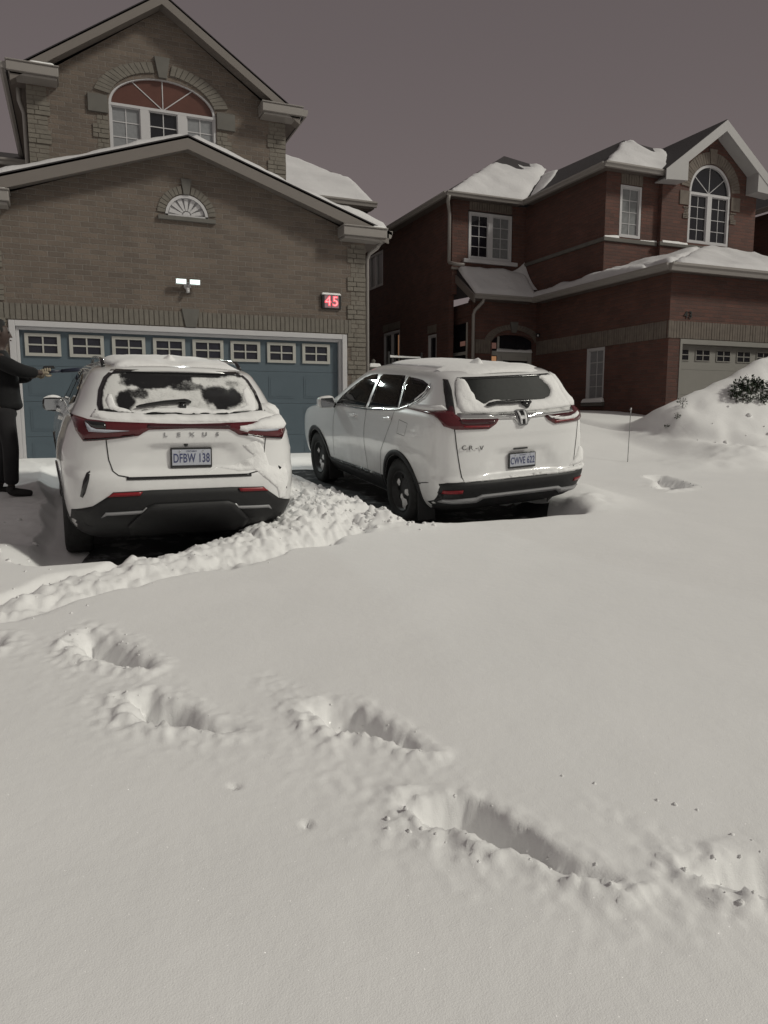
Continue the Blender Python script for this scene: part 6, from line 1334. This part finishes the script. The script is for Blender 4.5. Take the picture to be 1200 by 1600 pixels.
def ring_spots(cx, cy, n, rx, ry, h0, h1, r0, r1, cnt):
    o = []
    for _ in range(n): o.append((cx + rs.uniform(-rx, rx), cy + rs.uniform(-ry, ry), rs.uniform(h0, h1), rs.uniform(r0, r1), cnt))
    return o
shrub('evergreen_shrub', 'dark evergreen shrub clogged with snow, high on the bank by the beige garage door', ring_spots(11.85, -2.42, 14, .20, .2, .02, .22, .05, .09, 55) )
shrub('evergreen_shrub', 'lower evergreen shrub half buried in the bank at the right edge', ring_spots(12.22, -2.66, 11, .18, .16, .02, .20, .05, .08, 55))
for (x, y, h, lab, r) in ((10.74, -2.2, .10, 'tallest dry twig tuft poking through the snow at the foot of the bank', .075), (10.53, -2.31, .05, 'small dark twig tuft just below the tallest one', .045), (10.39, -2.22, .015, 'tiny dark twig tip lowest on the bank foot', .03)):
    r_ = empty('twig_tuft', (x, y, gz_at(x, y)), lab, 'plant', 'twigs at the foot of the bank'); b = MB(); leaf_clump(b, Vector((x, y, gz_at(x, y) + h)), r, int(500 * r), .045); b.build('foliage', M['leaf'], r_)
    b = MB(); b.tube([(x, y, gz_at(x, y) - .05), (x + .01, y, gz_at(x, y) + h + r)], .005, 6); b.build('stem', M['twig'], r_)

# loose clods of snow kicked out of the prints, off the ridge and down the bank
b = MB(); spots = []
def clod_at(x, y, s): spots.append((x, y, s))
for k, n, sp in (('A', 26, .20), ('B', 12, .16), ('C', 10, .15), ('E', 16, .15), ('F', 24, .22), ('G', 10, .1), ('H', 14, .3)):
    p = HOLES[k]; rr_ = resample(p, .02)
    for _ in range(n):
        q = rs.choice(rr_); a = rs.uniform(0, 6.28); d = abs(rs.gauss(0, sp * .35)); x, y = q[0] + d * math.cos(a) - .02, q[1] + d * math.sin(a) - .015
        s = rs.uniform(.002, .007) if rs.random() < .88 else rs.uniform(.007, .011); clod_at(x, y, s * (1.8 if k == 'H' else 1))
for x, y, s in ((2.68, -10.50, .009), (2.73, -10.55, .006), (2.64, -10.46, .007), (2.50, -10.30, .007), (2.42, -10.22, .006), (1.72, -10.25, .011), (1.70, -10.30, .008), (1.76, -10.33, .010), (1.80, -10.34, .009), (2.45, -10.78, .009)): clod_at(x, y, s)
for _ in range(260):
    i = rs.randrange(len(CREST) - 1); t = rs.random(); x = CREST[i][0] * (1 - t) + CREST[i + 1][0] * t + rs.gauss(0, .22); y = CREST[i][1] * (1 - t) + CREST[i + 1][1] * t + rs.gauss(0, .20)
    if i >= 5 and rs.random() < .6: continue
    clod_at(x, y, rs.uniform(.005, .022) if i < 5 else rs.uniform(.004, .009))
for _ in range(90): clod_at(3.45 + rs.gauss(0, .25), -6.12 + rs.gauss(0, .18), rs.uniform(.006, .024))
for _ in range(9): clod_at(rs.uniform(10.3, 12.0), -2.9 + rs.gauss(0, .22), rs.uniform(.012, .05))
for _ in range(40): clod_at(rs.uniform(-.8, .5), rs.uniform(-7.2, -4.5), rs.uniform(.008, .03))
xs_ = np.array([s[0] for s in spots]); ys_ = np.array([s[1] for s in spots]); zs_ = ground_z(xs_.copy(), ys_.copy())
for (x, y, s), z in zip(spots, zs_):
    V = []; ph = rs.uniform(0, 6)
    for i in range(5):
        for j in range(7):
            u = math.pi * i / 4; v = 2 * math.pi * j / 7 + ph; k = s * rs.uniform(.72, 1.25); V.append((x + k * math.sin(u) * math.cos(v), y + k * math.sin(u) * math.sin(v), z + s * .10 + k * .75 * math.cos(u)))
    b.add(V, [(i * 7 + j, i * 7 + (j + 1) % 7, (i + 1) * 7 + (j + 1) % 7, (i + 1) * 7 + j) for i in range(4) for j in range(7)])
cl = b.build('snow_clods', M['snow'], None, True); tag(cl, 'loose clods of snow scattered round the footprints and along the shovelled ridge', 'snow', kind='stuff')
